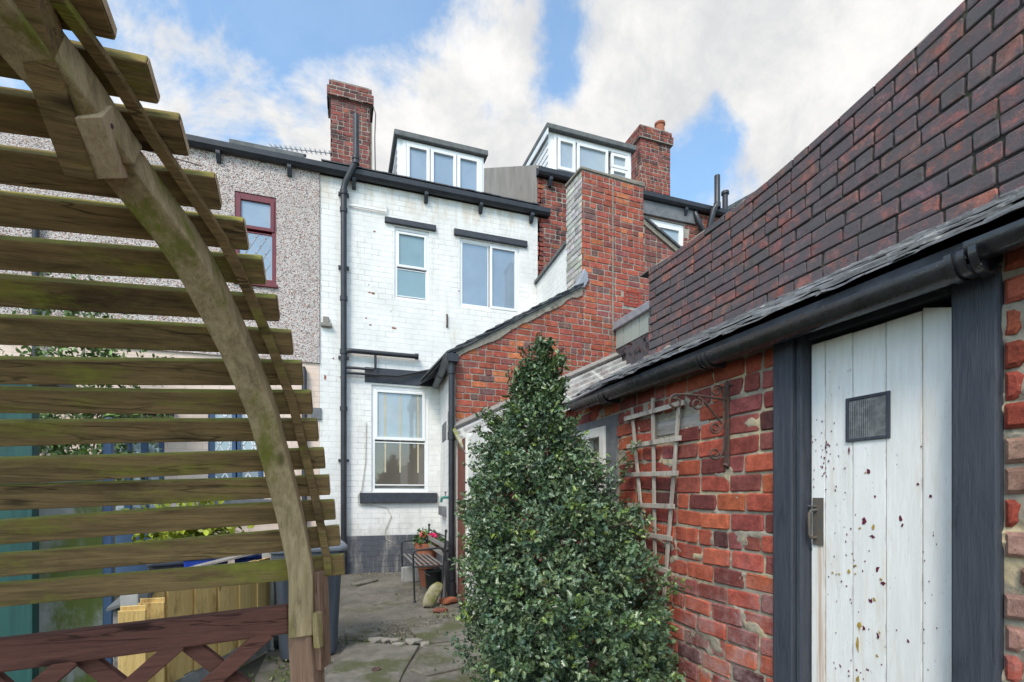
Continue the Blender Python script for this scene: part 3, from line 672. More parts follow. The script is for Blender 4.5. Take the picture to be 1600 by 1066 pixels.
# ---------------- pebbledashed house on the left
ph = T('terrace_house', 'pebbledashed house with maroon upstairs window and peach ground floor behind the arbour slats', 'house', (-3, FY, 0))
ZB = zc(500, 568); XF = -11.
hM = (F(367, 370)[0], F(432, 370)[0], zc(400, 443), zc(400, 305))
hD = (F(163, 700)[0], F(257, 700)[0], .1, zc(210, 652)); hL = (F(325, 700)[0], F(412, 700)[0], zc(365, 780), zc(365, 612))
hG = (F(20, 400)[0]-.6, F(40, 400)[0], zc(30, 430), zc(30, 330))
XL2 = XL-.004
B().wall(FAC, XF, XL2, ZB, EZ+.1, [hM], .12, n=.022).build('wall', 'pebble', ph)
B().wall(FAC, XF, XL2, -.05, ZB, [hD, hL], .12).build('ground_floor_wall', 'peach_x', ph)
b = B(); b.fbox(FAC, XF, XL2-.01, -.05, EZ+.05, -.30, -.16); b.build('inner_wall', 'render', ph)
b = B(); b.fbox(FAC, XF, XL2, ZB-.002, ZB+.03, .0, .03); b.build('bell_cast', 'pebble', ph)
b = B(); roof_slab(b, XF, XL2, FY-.07, EZ+.035, 13.1, .605, .07); b.build('roof', 'roofslate', ph)
b = B(); a0, c0 = F(345, 228)[0], F(470, 240)[0]; b.prism([(a0, FY+.55, EZ+.50), (a0, FY+1.2, EZ+.92), (a0, FY+1.2, EZ+.98), (a0, FY+.55, EZ+.56)], (c0-a0, 0, 0)); b.build('roof_window', 'felt', ph)
eaves_gutter(ph, XF, F(470, 250)[0]-.005, EZ, [F(u, 240)[0] for u in (343, 453)]+[-4.4, -5.6])
w = window(FAC, *hM, [(.05, .95, .60, .96, 1, 'glass'), (.05, .95, .04, .58, 0, 'glass')], ph, m='maroon', n0=-.11, n1=.01, w=.06)
def lattice(fr, s0, s1, z0, z1, step, n, r=.006):
    b = B(); W_, H_ = s1-s0, z1-z0
    for sg in (1, -1):
        k = -H_
        while k < W_+H_:
            pts = []
            p0, p1 = (k, 0), (k+H_*.55, H_)
            q0, q1 = (p0, p1) if sg == 1 else ((W_-p0[0], 0), (W_-p1[0], H_))
            t0, t1 = 0., 1.; dx = q1[0]-q0[0]
            lo, hi = sorted(((0-q0[0])/dx, (W_-q0[0])/dx)); t0, t1 = max(t0, lo), min(t1, hi)
            if t1-t0 > .03: b.bar(fr.P(s0+q0[0]+dx*t0, z0+H_*t0, n), fr.P(s0+q0[0]+dx*t1, z0+H_*t1, n), r*2, .004, up=fr.n)
            k += step
    return b
hs, hz = hM[1]-hM[0], hM[3]-hM[2]
lattice(FAC, hM[0]+.09, hM[1]-.09, hM[2]+.07, hM[2]+hz*.56, .13, -.005).build('lead_lattice', 'lead', w)
B().fbox(FAC, hM[0]-.02, hM[1]+.02, hM[2]-.05, hM[2], -.05, .06).build('sill', 'maroon', ph, bevel=.006)
dr = B(); ring(dr, FAC, hD[0], hD[1], hD[2], hD[3], .07, -.1, -.01); dr.fbox(FAC, hD[0]+.07, hD[1]-.07, hD[2], hD[2]+.95, -.08, -.03)
for f in (.36, .64): x = hD[0]+f*(hD[1]-hD[0]); dr.fbox(FAC, x-.04, x+.04, hD[2]+.95, hD[3]-.07, -.08, -.028)
dr = dr.build('door', 'blue', ph, bevel=.006)
for f0, f1 in ((.1, .32), (.40, .60), (.68, .90)):
    x0, x1 = hD[0]+f0*(hD[1]-hD[0]), hD[0]+f1*(hD[1]-hD[0]); B().fbox(FAC, x0, x1, hD[2]+1.0, hD[3]-.1, -.07, -.06).build('pane', 'glass_blind', dr)
    q = B(); ring(q, FAC, x0-.02, x1+.02, hD[2]+.96, hD[3]-.08, .022, -.06, -.045); q.build('pane_bead', 'maroon', dr)
b = B(); b.fbox(FAC, hD[0]-.05, hD[1]+.12, hD[3]+.03, hD[3]+.07, 0, .35); b.fbox(FAC, hD[0]-.05, hD[1]+.12, hD[3]+.07, hD[3]+.16, .0, .37); b.build('door_canopy', 'black', ph, bevel=.006)
w = window(FAC, *hL, [(.03, .49, .04, .97, 1, 'glass_blind'), (.51, .97, .04, .97, 1, 'glass_blind')], ph, m='blue', n0=-.11, n1=-.02, w=.06)
ws = hL[1]-hL[0]
lattice(FAC, hL[0]+.09, hL[0]+.46*ws, hL[2]+.1, hL[3]-.1, .15, -.03, .008).build('lead_lattice', 'upvc', w); lattice(FAC, hL[0]+.54*ws, hL[1]-.09, hL[2]+.1, hL[3]-.1, .15, -.03, .008).build('lead_lattice', 'upvc', w)
B().fbox(FAC, hL[0]-.1, hL[1]+.3, hL[2]-.16, hL[2], -.05, .09).build('sill', 'stonegrey', ph, bevel=.008)
x = F(476, 700)[0]; b = B(); b.tube([(x, FY-.07, .1), (x, FY-.07, ZB-.15), (x-.02, FY-.05, ZB-.1)], .038, 12); b.build('downpipe', 'blackpipe', ph, smooth=True)
s, z = F(499, 648); B().fbox(FAC, s-.12, s+.03, z-.08, z+.1, 0, .03).build('air_vent', 'stonegrey', ph, bevel=.004)
x = F(62, 400)[0]; B().tube([(x, FY-.09, .1), (x, FY-.09, 5.2)], .04, 10).build('downpipe', 'blackpipe', ph, smooth=True)
B().tube([(x+.0, FY-.05, EZ-.1), (x+1.9, FY-.14, EZ-.35)], .008, 6).build('hook', 'iron', ph)
# aerial behind the left roof
ar = B(); p0 = Vector((*onY(424, 229, 11.5)[:1], 11.5, onY(424, 229, 11.5)[1])); q = onY(515, 236, 11.5); p1 = Vector((q[0]+.3, 11.5, q[1]-.02))
ar.tube([p0, p1], .012, 6)
for k in range(13):
    c = p0.lerp(p1, k/15.); ar.tube([c+Vector((-.02, -.16, -.05)), c+Vector((.02, .16, .05))], .007, 5); ar.tube([c+Vector((0, 0, -.05)), c+Vector((0, 0, .06))], .006, 5)
ar.tube([p1, p1+Vector((0, 0, -2.5))], .02, 8)
tag(ar.build('television_aerial', 'steel'), 'thin metal television aerial lying level beside the tall left chimney', 'aerial')

# ---------------- red brick house on the right
rh = T('terrace_house', 'red brick house with white boarded dormer, standing taller to the right of the white house', 'house', (5, FY, 0))
RE = F(842, 272)[1]; RE = 7.08; XRE = 8.6
hR = (F(1008, 380)[0], F(1069, 380)[0], 5.3, zc(1040, 346))
rb = B(); rng = random.Random(31)
Xa = XR-.11
brick_panel(rb, FAC, [[(Xa, 4.0), (XRE, 4.0), (XRE, RE+.05), (Xa, RE+.05)]], PAL_FAR, holes=[hR], rng=rng, jit=.003, proud=.006)
rb.build('wall', 'brick_far', rh)
B().wall(FAC, Xa, XRE, 0, RE+.1, [hR], .12).build('mortar_bed', 'mortar_grey', rh)
b = B(); b.fbox(FAC, Xa+.01, XRE, 0, RE+.05, -.3, -.16); b.build('inner_wall', 'render', rh)
xc = Xa; yc = FY
b = B(); b.prism([(xc, FY-.0, 5.5), (xc, 13, 8), (xc, 13, RE+.17+.61*4.8), (xc, FY, RE+.17)], (.10, 0, 0)); b.build('party_gable', 'render', rh)
b = B(); roof_slab(b, xc+.02, XRE, FY-.06, RE+.05, 13.1, .61, .07); b.build('roof', 'roofslate', rh)
eaves_gutter(rh, Xa-.03, XRE, RE, [F(u, 290)[0] for u in (858, 960, 1068)])
window(FAC, *hR, [(.06, .94, .05, .95, 1, 'glass_blind')], rh, n0=-.1, n1=-.02, w=.07)
s0, s1 = F(1003, 330)[0], F(1084, 340)[0]; B().fbox(FAC, s0, s1, zc(1040, 343), zc(1040, 322), -.05, .05).build('lintel', 'stonegrey', rh, bevel=.008)
dm, (da, dc, dz, dyb) = dormer(rh, 857, 986, 204, 8.45, RE+.1, .61, [(.045, .27, .1, .94, 'glass_blind'), (.29, .70, .1, .94, 'glass_blind'), (.74, .97, .5, .90, 'glass_blind'), (.74, .97, .06, .48, 'glass_blind')], vh=219, vb=268, over=.07)
b = B(); b.prism([(da-.06, 8.36, dz-.14), (da-.06, 10.6, dz-.09), (da-.06, 10.6, dz+.02), (da-.06, 8.36, dz-.022)], (.018, 0, 0)); b.build('barge_board', 'upvc', dm)
CR = Fr((0, 9.2, 0), (1, 0, 0), (0, -1, 0)); a, zt = onY(1000, 196, 9.2); c = onY(1047, 196, 9.2)[0]
ch = chimney(rh, CR, a, c, RE+.4, zt, 1.1, PAL_FAR, 'brick_far', corbel=(.05, .28), seed=17)
xp, zp = onY(1031, 185, 9.45); b = B(); b.lathe((xp, 9.45, zt), [(.16, -.01), (.15, .10), (.11, .14), (.10, .32), (.12, .34), (.12, .38), (.08, .40)], 14); b.build('chimney_pot', 'terracotta', ch, smooth=True)
b = B(); xs = F(1104, 330)[0]; yy = FY-.2
z_a, z_b = onY(1110, 272, yy)[1], onY(1106, 322, yy)[1]
b.tube([(xs+.09, yy, z_a), (xs+.09, yy, z_b+.08), (xs, yy, z_b-.06), (xs-.02, FY-.1, z_b-.35), (xs-.02, FY-.1, 5.2)], .055, 12)
b.tube([(xs-.02, FY-.1, z_b-.5), (xs-.2, FY-.1, z_b-.42), (xs-.32, FY-.1, z_b-.2), (xs-.32, FY-.02, z_b-.05)], .05, 12)
b.tube([(xs+.09, yy, z_b+.1), (xs+.09, yy, z_b+.0)], .068, 12); b.build('soil_pipe', 'blackpipe', rh, smooth=True)
b = B(); xv = onY(1133, 315, 8.9)[0]; b.tube([(xv, 8.9, 7.2), (xv, 8.9, onY(1133, 300, 8.9)[1])], .06, 12); b.tube([(xv, 8.9, onY(1133, 304, 8.9)[1]), (xv, 8.9, onY(1133, 300, 8.9)[1])], .085, 12); b.build('roof_vent', 'blackpipe', rh, smooth=True)
# far gable further along
fg = T('far_house', 'distant brown rendered gable just showing above the sooty brick wall, past the vent pipe', 'house', (12, 13, 0))
x0, z0 = onY(1126, 318, 13); x1, z1 = onY(1165, 300, 13)
b = B(); b.prism([(x0, 13, 0), (x1+3, 13, 0), (x1+3, 13, z1-1.), (x1+.5, 13, z1), (x0, 13, z0-.45)], (0, 5, 0)); b.build('wall', mat('brown_render', (.22, .16, .12), (.17, .125, .1), 3, rough=.9), fg)
b = B(); b.prism([(x0-.1, 12.9, z0-.44), (x1+.5, 12.9, z1+.02), (x1+.5, 12.9, z1+.16), (x0-.1, 12.9, z0-.3)], (0, 5.2, 0)); b.prism([(x1+.5, 12.9, z1+.02), (x1+3.1, 12.9, z1-1.), (x1+3.1, 12.9, z1-.86), (x1+.5, 12.9, z1+.16)], (0, 5.2, 0)); b.build('roof', 'roofslate', fg)

# ---------------- rear extension with the tall stack
OF = Fr((1.39, 6.34, 0), (.9985, .0548, 0), (.0548, -.9985, 0))
def G(u, v):
    r = ray(u, v); d = OF.o-Vector((0, 0, EYE)); d.z = 0
    tt = d.dot(OF.n)/r.dot(OF.n); p = Vector((0, 0, EYE))+r*tt
    return (p-OF.o).dot(OF.s), p.z
ex = T('rear_extension', 'red brick lean-to extension with white side wall and tall square brick stack', 'extension', (1.39, 6.34, 0))
e0 = G(716, 548); e1 = G(903, 452); sk0 = G(909, 300)[0]; sk1 = G(1005, 300)[0]; ztop = G(909, 264)[1]; zt2 = G(1003, 292)[1]
r0 = G(1000, 342); r1 = G(1052, 386); sl2 = (r1[1]-r0[1])/(r1[0]-r0[0])
zv = lambda s: e0[1]+(e1[1]-e0[1])/(e1[0]-e0[0])*(s-e0[0])
s_end = 7.2
gb = B(); rng = random.Random(41)
vent = (*sorted((G(975, 466)[0], G(999, 466)[0])), G(987, 479)[1], G(987, 455)[1])
brick_panel(gb, OF, [[(0, -.1), (sk0, -.1), (sk0, zv(sk0)-.04), (0, zv(0)-.06)], [(sk0, -.1), (sk1, -.1), (sk1, zt2-.01), (sk0, ztop-.01)]], PAL_GABLE, holes=[vent], rng=rng, jit=.0035, proud=.007)
zr = r0[1]+sl2*(sk1-r0[0])
brick_panel(gb, OF, [[(sk1, -.1), (s_end, -.1), (s_end, zr+sl2*(s_end-sk1)-.03), (sk1, zr-.03)]], PAL_STACK, rng=rng, jit=.0035, proud=.007)
gb.build('end_wall', 'brick_gable', ex)
b = B(); zb2 = zr+sl2*(s_end-sk1)
b.fprism(OF, [(0, -.1), (sk0, -.1), (sk0, zv(sk0)-.01), (0, zv(0)-.01)], -.22, 0); b.fprism(OF, [(sk0, -.1), (sk1, -.1), (sk1, zt2), (sk0, ztop)], -.45, 0); b.fprism(OF, [(sk1, -.1), (s_end, -.1), (s_end, zb2-.01), (sk1, zr-.01)], -.22, 0)
b.build('mortar_bed', 'mortar_grey', ex)
zv0 = zv(sk0)
SL = Fr(OF.P(sk0, 0, 0), -OF.n, -OF.s)                 # left flank of the stack
b = B(); brick_panel(b, SL, [[(.0, zv0-.5), (.47, zv0-.5), (.47, ztop-.02), (.0, ztop-.02)]], [((.50, .49, .46), 3), ((.42, .41, .38), 2), ((.33, .32, .30), 1)], rng=random.Random(3), proud=.006, joint=.013)
b.build('stack_flank', mat('limewashed_stack_brick', (1, 1, 1), (.8, .8, .8), 10, c3=(.20, .13, .10), s3=3.5, t3=(.62, .7), attr=True, rough=.9, bump=.5), ex)
b = B(); b.fbox(OF, sk0-.03, sk0+.5, ztop-.01, ztop+.03, -.47, .02); b.fbox(OF, sk0+.5, sk1+.02, zt2+.0, zt2+.06, -.47, .02); b.build('stack_capping', 'cement', ex, bevel=.01)
s = G(957, 400)[0]; b = B(); b.fbox(OF, s-.012, s+.012, G(957, 550)[1]-1, G(957, 285)[1], .004, .011); b.build('straight_joint', 'cement', ex)
b = B(); ring(b, OF, vent[0]-.005, vent[1]+.005, vent[2]-.005, vent[3]+.005, .03, -.02, .014)
for k in range(4):
    z = vent[2]+.025+(vent[3]-vent[2]-.05)*(k+.5)/4; b.fbox(OF, vent[0]+.03, vent[1]-.03, z-.012, z+.012, -.02, .008)
for k in (1, 2): x = vent[0]+(vent[1]-vent[0])*k/3; b.fbox(OF, x-.01, x+.01, vent[2]+.02, vent[3]-.02, -.02, .01)
b.build('air_brick', mat('red_clay_vent', (.30, .05, .03), rough=.7), ex)
# side wall (white), its plinth, heads and sill
p0, p1 = Vector((1.39, 6.34, 0)), Vector((1.535, FY, 0)); sd_ = (p1-p0); LW = sd_.length
SW = Fr(p0, sd_, (-sd_.y, sd_.x, 0))
B().fbox(SW, .035, LW-.001, PZ-.02, zv(0)-.05, -.2, 0).build('side_wall', 'white_y', ex)
B().fbox(SW, .036, LW-.013, -.05, PZ-.02, -.2, .012).build('side_plinth', 'plinth_y', ex)
B().fbox(SW, .25, .75, 2.25, 2.55, -.05, .012).build('lintel', 'stonegrey', ex, bevel=.006)
B().fbox(SW, 1.0, 1.5, 2.18, 2.45, -.05, .012).build('lintel', 'stonegrey', ex, bevel=.006)
B().fbox(SW, .98, 1.5, 1.02, 1.16, -.05, .07).build('sill', 'stonegrey', ex, bevel=.006)
# roof and verge
b = B(); q = [OF.P(-.10, zv(-.10), .05), OF.P(sk0, zv(sk0), .05), OF.P(sk0, zv(sk0), -1.78), OF.P(-.10, zv(-.10), -1.88)]
b.prism(q, (0, 0, .025)); rr = random.Random(8); n = 15
for k in range(n):
    s0 = -.13+(sk0+.1)*k/n; s1_ = s0+(sk0+.1)/n*1.5
    for layer in range(2):
        dz = .027+layer*.016+rr.uniform(0, .008); o_ = .045+rr.uniform(-.015, .03)
        b.prism([OF.P(s0, zv(s0)+dz+.012, o_), OF.P(min(s1_, sk0), zv(min(s1_, sk0))+dz-.012, o_), OF.P(min(s1_, sk0), zv(min(s1_, sk0))+dz-.012, -1.7), OF.P(s0, zv(s0)+dz+.012, -1.7)], (0, 0, .012))
b.build('roof', 'roofslate', ex)
b = B(); pts = []; rr = random.Random(2); N = 22
for k in range(N+1): s = .0+sk0*k/N; pts.append((s, zv(s)-.005))
for k in range(N, -1, -1): s = .0+sk0*k/N; pts.append((s, zv(s)-.075-rr.uniform(0, .05)))
b.fprism(OF, pts, .004, .026); b.build('verge_mortar', 'cement', ex)
b = B(); b.fprism(OF, [(sk1, zr-.06), (s_end, zb2-.06), (s_end, zb2+.02), (sk1, zr+.02)], -.2, .03); b.build('right_verge', 'cement', ex)
b = B(); b.prism([OF.P(sk1, zr+.022, .06), OF.P(s_end, zb2+.022, .06), OF.P(s_end, zb2+.022, -1.6), OF.P(sk1, zr+.022, -1.6)], (0, 0, .035)); b.build('right_roof', 'roofslate', ex)
c = OF.P(sk0, zv0, 0); b = B(); b.fprism(OF, [(sk0-.14, zv0-.04), (sk0+.02, zv0-.02), (sk0+.09, zv0+.10), (sk0+.075, zv0+.20), (sk0+.02, zv0+.27), (sk0-.03, zv0+.14)], -.1, .05); b.build('flashing', 'lead', ex, bevel=.012)
# party wall between stack and house
pw0 = OF.P(sk0, 0, -.46); PW = Fr(pw0, (0, 1, 0), (-1, 0, 0)); L2 = FY-pw0.y-.002
zpa, zpb = 5.2, 5.1
b = B(); b.fprism(PW, [(0, 3.2), (L2, 3.2), (L2, zpb), (0, zpa)], -.22, -.01); b.build('party_wall', 'white_y', ex)
b = B(); b.fprism(PW, [(0, zpa), (L2, zpb), (L2, zpb+.05), (0, zpa+.05)], -.24, .03); b.build('party_wall_coping', 'felt', ex)
# eaves gutter and downpipe
b = B(); zgut = zv(-.1)-.02; a_ = SW.P(-.05, zgut, .10); c_ = SW.P(LW-.25, zgut-.02, .10)
b.tube([a_, c_], .058, 14); b.tube([SW.P(.85, zgut-.01, .10), SW.P(.95, zgut-.01, .10)], .068, 14); b.build('gutter', 'blackpipe', ex, smooth=True)
xd = onY(706, 700, 6.25)[0]; b = B(); Yd = 6.27
b.box((xd, Yd-.0, zgut-.03), (.16, .15, .10)); b.tube([(xd, Yd, zgut-.02), (xd, Yd, .16), (xd, Yd, .03)], .040, 12)
for z in (zgut-.18, 2.1, .30): b.tube([(xd, Yd, z-.05), (xd, Yd, z+.05)], .052, 12)
b.tube([(xd, Yd, .20), (xd, Yd, .02)], .058, 12); b.build('downpipe', 'blackpipe', ex, smooth=True)
b = B(); xq = onY(694, 870, 6.2)[0]; b.tube([(xd-.02, 6.36, .62), (xq+.03, 6.3, .62), (xq, 6.22, .57), (xq, 6.2, .02)], .026, 10); b.build('waste_pipe', mat('grey_waste_pipe', (.14, .145, .15), rough=.5), ex, smooth=True)

# ---------------- flat-roofed side extension in the gap
fe = T('side_extension', 'small grey panelled extension with dark roof edge between red gable and sooty wall', 'extension', (3.9, 5.6, 0))
XE_ = 3.86; E_ = Fr((XE_, 0, 0), (0, 1, 0), (-1, 0, 0)); y0, z0 = onX(1016, 478, XE_); y1, z1 = onX(961, 512, XE_); y1 = 6.46
zq = (z0+z1)/2
b = B(); b.fbox(E_, y0-1.2, y1, 1.0, zq-.34, -.2, 0); b.build('lower_wall', 'brick_upper', fe)
b = B()
for k in range(7): ya = y0-.6+k*(y1-y0+.6)/7; b.fbox(E_, ya+.006, ya+(y1-y0+.6)/7-.006, zq-.338, zq-.065, -.06, .01)
b.build('panel', mat('pale_green_panels', (.33, .36, .33), (.28, .31, .28), 5, rough=.5, bump=.1), fe)
B().fbox(E_, y0-.6, y1+.0, zq-.063, zq+.05, -.5, .06).build('roof_edge', 'lead', fe, bevel=.01)
b = B(); b.fbox(E_, y0-.6, y1, zq-.30, zq-.0, -.4, -.07); b.build('core', 'felt', fe)

# ================================================================ OUTHOUSE AND HIGH WALL ON THE RIGHT
WX = 1.79
RW = Fr((WX, 0, 0), (0, 1, 0), (-1, 0, 0))
def R(u, v, X=WX): return onX(u, v, X)
oh = T('outhouse', 'red brick outhouse with white plank door, black gutter and slate roof against the sooty wall', 'outhouse', (WX, 2, 0))
YL1, YL0 = R(1213, 700)[0], R(1253, 700)[0]      # left post
YR1, YR0 = R(1492, 700)[0], R(1567, 700)[0]      # right post
YEND = 3.95; ZW = 2.06
hW = (R(965, 700)[0], R(900, 700)[0]+.02, R(940, 788)[1], R(940, 655)[1])
rng = random.Random(51); nb = B()
warpn = lambda a, c: (a, c+.012*math.sin(1.7*a+c*2.)+.006*math.sin(5*a))
brick_panel(nb, RW, [[(YL1+.005, -.05), (YEND, -.05), (YEND, ZW), (YL1+.005, ZW)]], PAL_NEAR, L=.205, H=.0905, joint=.012, proud=.0055, chamfer=.006, jit=.008, rng=rng, warp=warpn, tilt=.03, header=.12, holes=[hW, (R(1108, 650)[0], R(1027, 650)[0], 1.685, 1.79)])
nb.build('wall', 'brick_near', oh); nb = B()
PAL_SIDE = [((.36, .10, .055), 3), ((.38, .24, .18), 3), ((.33, .20, .15), 2), ((.30, .065, .04), 3), ((.12, .08, .08), 1)]
brick_panel(nb, RW, [[(-.3, -.05), (YR0-.005, -.05), (YR0-.005, ZW), (-.3, ZW)]], PAL_SIDE, L=.205, H=.0905, joint=.016, proud=.010, chamfer=.012, jit=.008, rng=rng, warp=warpn, tilt=.03, s_off=.3)
nb.build('wall', 'brick_near', oh)
# hand-smeared lime mortar: a fine sheet, recessed in places and buttered over the arrises in others
from mathutils import noise as MN
def mortar_sheet(ya, yb, za, zb, step, lo, hi, hole=None, thr=.22):
    b = B(); nx_, nz_ = int((yb-ya)/step), int((zb-za)/step)
    for j in range(nz_+1):
        for i in range(nx_+1):
            y, z = ya+(yb-ya)*i/nx_, za+(zb-za)*j/nz_; p = Vector((y*7, z*10, 3.1))
            f = MN.fractal(p, .8, 2.1, 4)+.35*MN.noise(Vector((y*1.3, z*1.7, 8)))
            top = .10*max(0, (z-1.75)/.3)                     # sloppier under the eaves
            k = max(0, min(1, (f+top-thr+.2)/.4)); h = lo+(hi-lo)*k+.002*MN.noise(Vector((y*40, z*40, 0)))
            b.v.append(tuple(RW.P(y, z, h)))
    for j in range(nz_):
        for i in range(nx_):
            if hole and hole[0] < ya+(yb-ya)*(i+.5)/nx_ < hole[1] and hole[2] < za+(zb-za)*(j+.5)/nz_ < hole[3]: continue
            k = j*(nx_+1)+i; b.f.append((k, k+1, k+nx_+2, k+nx_+1))
    return b
mb = mortar_sheet(YL1, YEND, 0, ZW, .008, -.004, .0050, hW, .42); b2 = mortar_sheet(-.3, YR0, .3, ZW, .009, -.006, .0055, None, .30)
mb.add(b2.v, b2.f); mb.build('mortar_bed', 'mortar_near', oh, smooth=True)
b = B(); b.fbox(RW, YL1, YEND-.01, 0, ZW-.02, -.22, -.03); b.fbox(RW, -.3, YR0, 0, ZW-.02, -.22, -.03); b.fprism(Fr((0, YEND-.005, 0), (1, 0, 0), (0, 1, 0)), [(WX+.02, 0), (2.86, 0), (2.86, 2.6), (WX+.02, ZW)], -.2, 0); b.build('core', 'mortar_grey', oh)
y0, y1 = R(1108, 650)[0], R(1027, 650)[0]
b = B(); b.fprism(RW, [(y0, 1.69), (y1, 1.695), (y1, 1.785), (y0, 1.78)], -.04, .004); b.build('embedded_timber', 'greyboard', oh, bevel=.006)
# little window with dark painted surround
w0, w1, w2, w3 = R(949, 700)[0], hW[1]-.09, R(940, 772)[1], R(940, 668)[1]
b = B(); RWs = RW
b.fbox(RW, hW[0], w0, hW[2], hW[3], -.1, .012); b.fbox(RW, w1, hW[1], hW[2], hW[3], -.1, .012); b.fbox(RW, w0, w1, hW[2], w2, -.1, .012); b.fbox(RW, w0, w1, w3, hW[3], -.1, .012)
b.build('window_surround', 'stonegrey', oh)
wf = B(); ring(wf, RW, w0, w1, w2, w3, .07, -.08, .03); wf.fbox(RW, (w0+w1)/2+.04, w1-.07, w2+.07, w3-.07, -.07, .02)
wf = wf.build('window', 'whitewood', oh, bevel=.004); B().fbox(RW, w0+.06, (w0+w1)/2+.05, w2+.06, w3-.06, -.05, -.04).build('pane', 'glass_dark', wf)
# door frame posts
DZ = 2.03
b = B(); b.fbox(RW, YL0+.028, YL1, -.02, DZ, -.12, .022); b.fbox(RW, YL0, YL0+.027, -.02, DZ, -.12, .004); b.build('door_post', 'doorframe', oh, bevel=.006)
b = B(); b.fbox(RW, YR0, YR1, -.02, DZ, -.12, .022); b.build('door_post', 'doorframe', oh, bevel=.008)
B().fbox(RW, YR1+.001, YL0-.001, 1.985, DZ, -.12, -.02).build('door_head', 'black', oh)
DX = WX+.045
DF = Fr((DX, 0, 0), (0, 1, 0), (-1, 0, 0))
def D(u, v): return onX(u, v, DX)
d0, d1 = YR1+.004, YL0-.004; dtop = D(1400, 497)[1]
b = B(); seams = [d0]+[D(u, 700)[0] for u in (1441, 1384, 1332, 1289)]+[d1]
for k in range(5):
    a, c = seams[k], seams[k+1]; tp = dtop+random.uniform(-.004, .004)
    if k == 0: b.fprism(DF, [(a+.0008, .02), (c-.0008, .02), (c-.0008, tp+.008), (a+.0008, tp-.03)], -.035, 0)
    else: b.fbox(DF, a+.0008, c-.0008, .02, tp, -.035, random.uniform(-.001, .001))
m, t, bs, vec = new_mat('flaking_white_door_paint')
c = t.mix(t.step(t.noise(t.mapping(vec, (1, 8, .8)), 3, 6, .65), .35, .7), (.78, .77, .75, 1), (.69, .68, .655, 1))
fl = t.math('MULTIPLY', t.step(t.noise(vec, 48, 6, .7), .63, .66), t.step(t.noise(t.mapping(vec, (1, 7, 1.5)), 1.4, 4, .6), .52, .62))
c = t.mix(t.math('MULTIPLY', fl, .65), c, (.16, .11, .08, 1))
cr = t.math('MULTIPLY', t.step(t.noise(t.mapping(vec, (60, 60, 9)), 2.2, 5, .7), .62, .68), t.step(t.noise(t.mapping(vec, (1, 6, 1)), 2.3, 3), .5, .6))
c = t.mix(t.math('MULTIPLY', cr, .35), c, (.35, .31, .27, 1))
s3 = t.node('ShaderNodeSeparateXYZ'); t.put(s3.inputs[0], vec)
low = t.step(s3.outputs[2], .75, .2, 0, .55)
c = t.mix(t.math('MULTIPLY', t.step(t.noise(t.mapping(vec, (1, 4, 1.5)), 3.1, 6, .7), .45, .7), low), c, (.50, .49, .36, 1))
for u_ in (1441, 1384, 1332, 1289):          # grime and lifted paint along the board joints
    sm_ = t.math('MULTIPLY', t.step(t.math('ABSOLUTE', t.math('SUBTRACT', s3.outputs[1], float(D(u_, 800)[0]))), .007, .001), t.step(t.noise(t.mapping(vec, (1, 50, 5), (0, u_*.1, 0)), 2.2, 5, .7), .42, .66, .08, .55))
    c = t.mix(sm_, c, (.20, .165, .125, 1))
c = t.mix(t.math('MULTIPLY', t.step(t.noise(t.mapping(vec, (1, 9, 1.3), (0, 3, 1)), 2.4, 6, .7), .5, .72), .45), c, (.60, .53, .42, 1))
rust = t.math('MULTIPLY', t.step(t.math('ABSOLUTE', t.math('SUBTRACT', s3.outputs[1], float(D(1283, 800)[0]))), .035, .004), t.math('MULTIPLY', t.step(s3.outputs[2], 1.19, 1.12), t.step(t.noise(t.mapping(vec, (9, 60, 1.2)), 1.5, 4), .35, .65, .1, .75)))
c = t.mix(rust, c, (.42, .22, .08, 1))
t.put(bs.inputs['Base Color'], c); bs.inputs['Roughness'].default_value = .5
t.put(bs.inputs['Normal'], t.bump(t.math('ADD', t.noise(t.mapping(vec, (9, 30, 3)), 4, 7, .7), t.math('MULTIPLY', fl, -1.5)), .35, .004))
door = b.build('door', m, oh, bevel=.003)
# flakes of older paint showing through
rp = random.Random(12)
flakes = {'maroon_flake': ((.13, .012, .035), [(1357, 737, 6, 7), (1350, 814, 7, 10), (1363, 838, 8, 5), (1371, 889, 8, 9), (1380, 912, 7, 5), (1361, 939, 6, 8), (1350, 981, 5, 7), (1372, 994, 5, 9), (1454, 776, 7, 8), (1434, 757, 4, 4), (1407, 812, 5, 8), (1410, 821, 4, 4), (1327, 703, 3, 10), (1419, 1003, 4, 6), (1339, 1047, 3, 5), (1262, 1038, 5, 4), (1356, 1047, 4, 4), (1368, 776, 3, 4), (1440, 698, 3, 3), (1322, 846, 3, 3)] +
          [(rp.gauss(1289, 3), rp.uniform(690, 750), 2.2, 3.5) for _ in range(16)]+[(rp.uniform(1262, 1322), rp.uniform(655, 770), 2, 2.6) for _ in range(34)]+[(rp.gauss(1340, 26), rp.uniform(800, 1066), 2.2, 2.8) for _ in range(34)]+[(rp.gauss(1450, 10), rp.uniform(830, 1060), 1.8, 2.4) for _ in range(12)]),
          'ochre_flake': ((.42, .28, .05), [(1341, 1006, 6, 17), (1343, 978, 6, 10), (1375, 989, 6, 5), (1341, 1062, 6, 9), (1366, 937, 5, 4), (1377, 906, 4, 5), (1301, 895, 4, 3), (1312, 897, 4, 3), (1327, 893, 5, 6), (1337, 884, 4, 3), (1371, 1026, 4, 5), (1337, 897, 4, 3), (1365, 824, 5, 6), (1344, 826, 4, 3), (1353, 739, 3, 3)])}
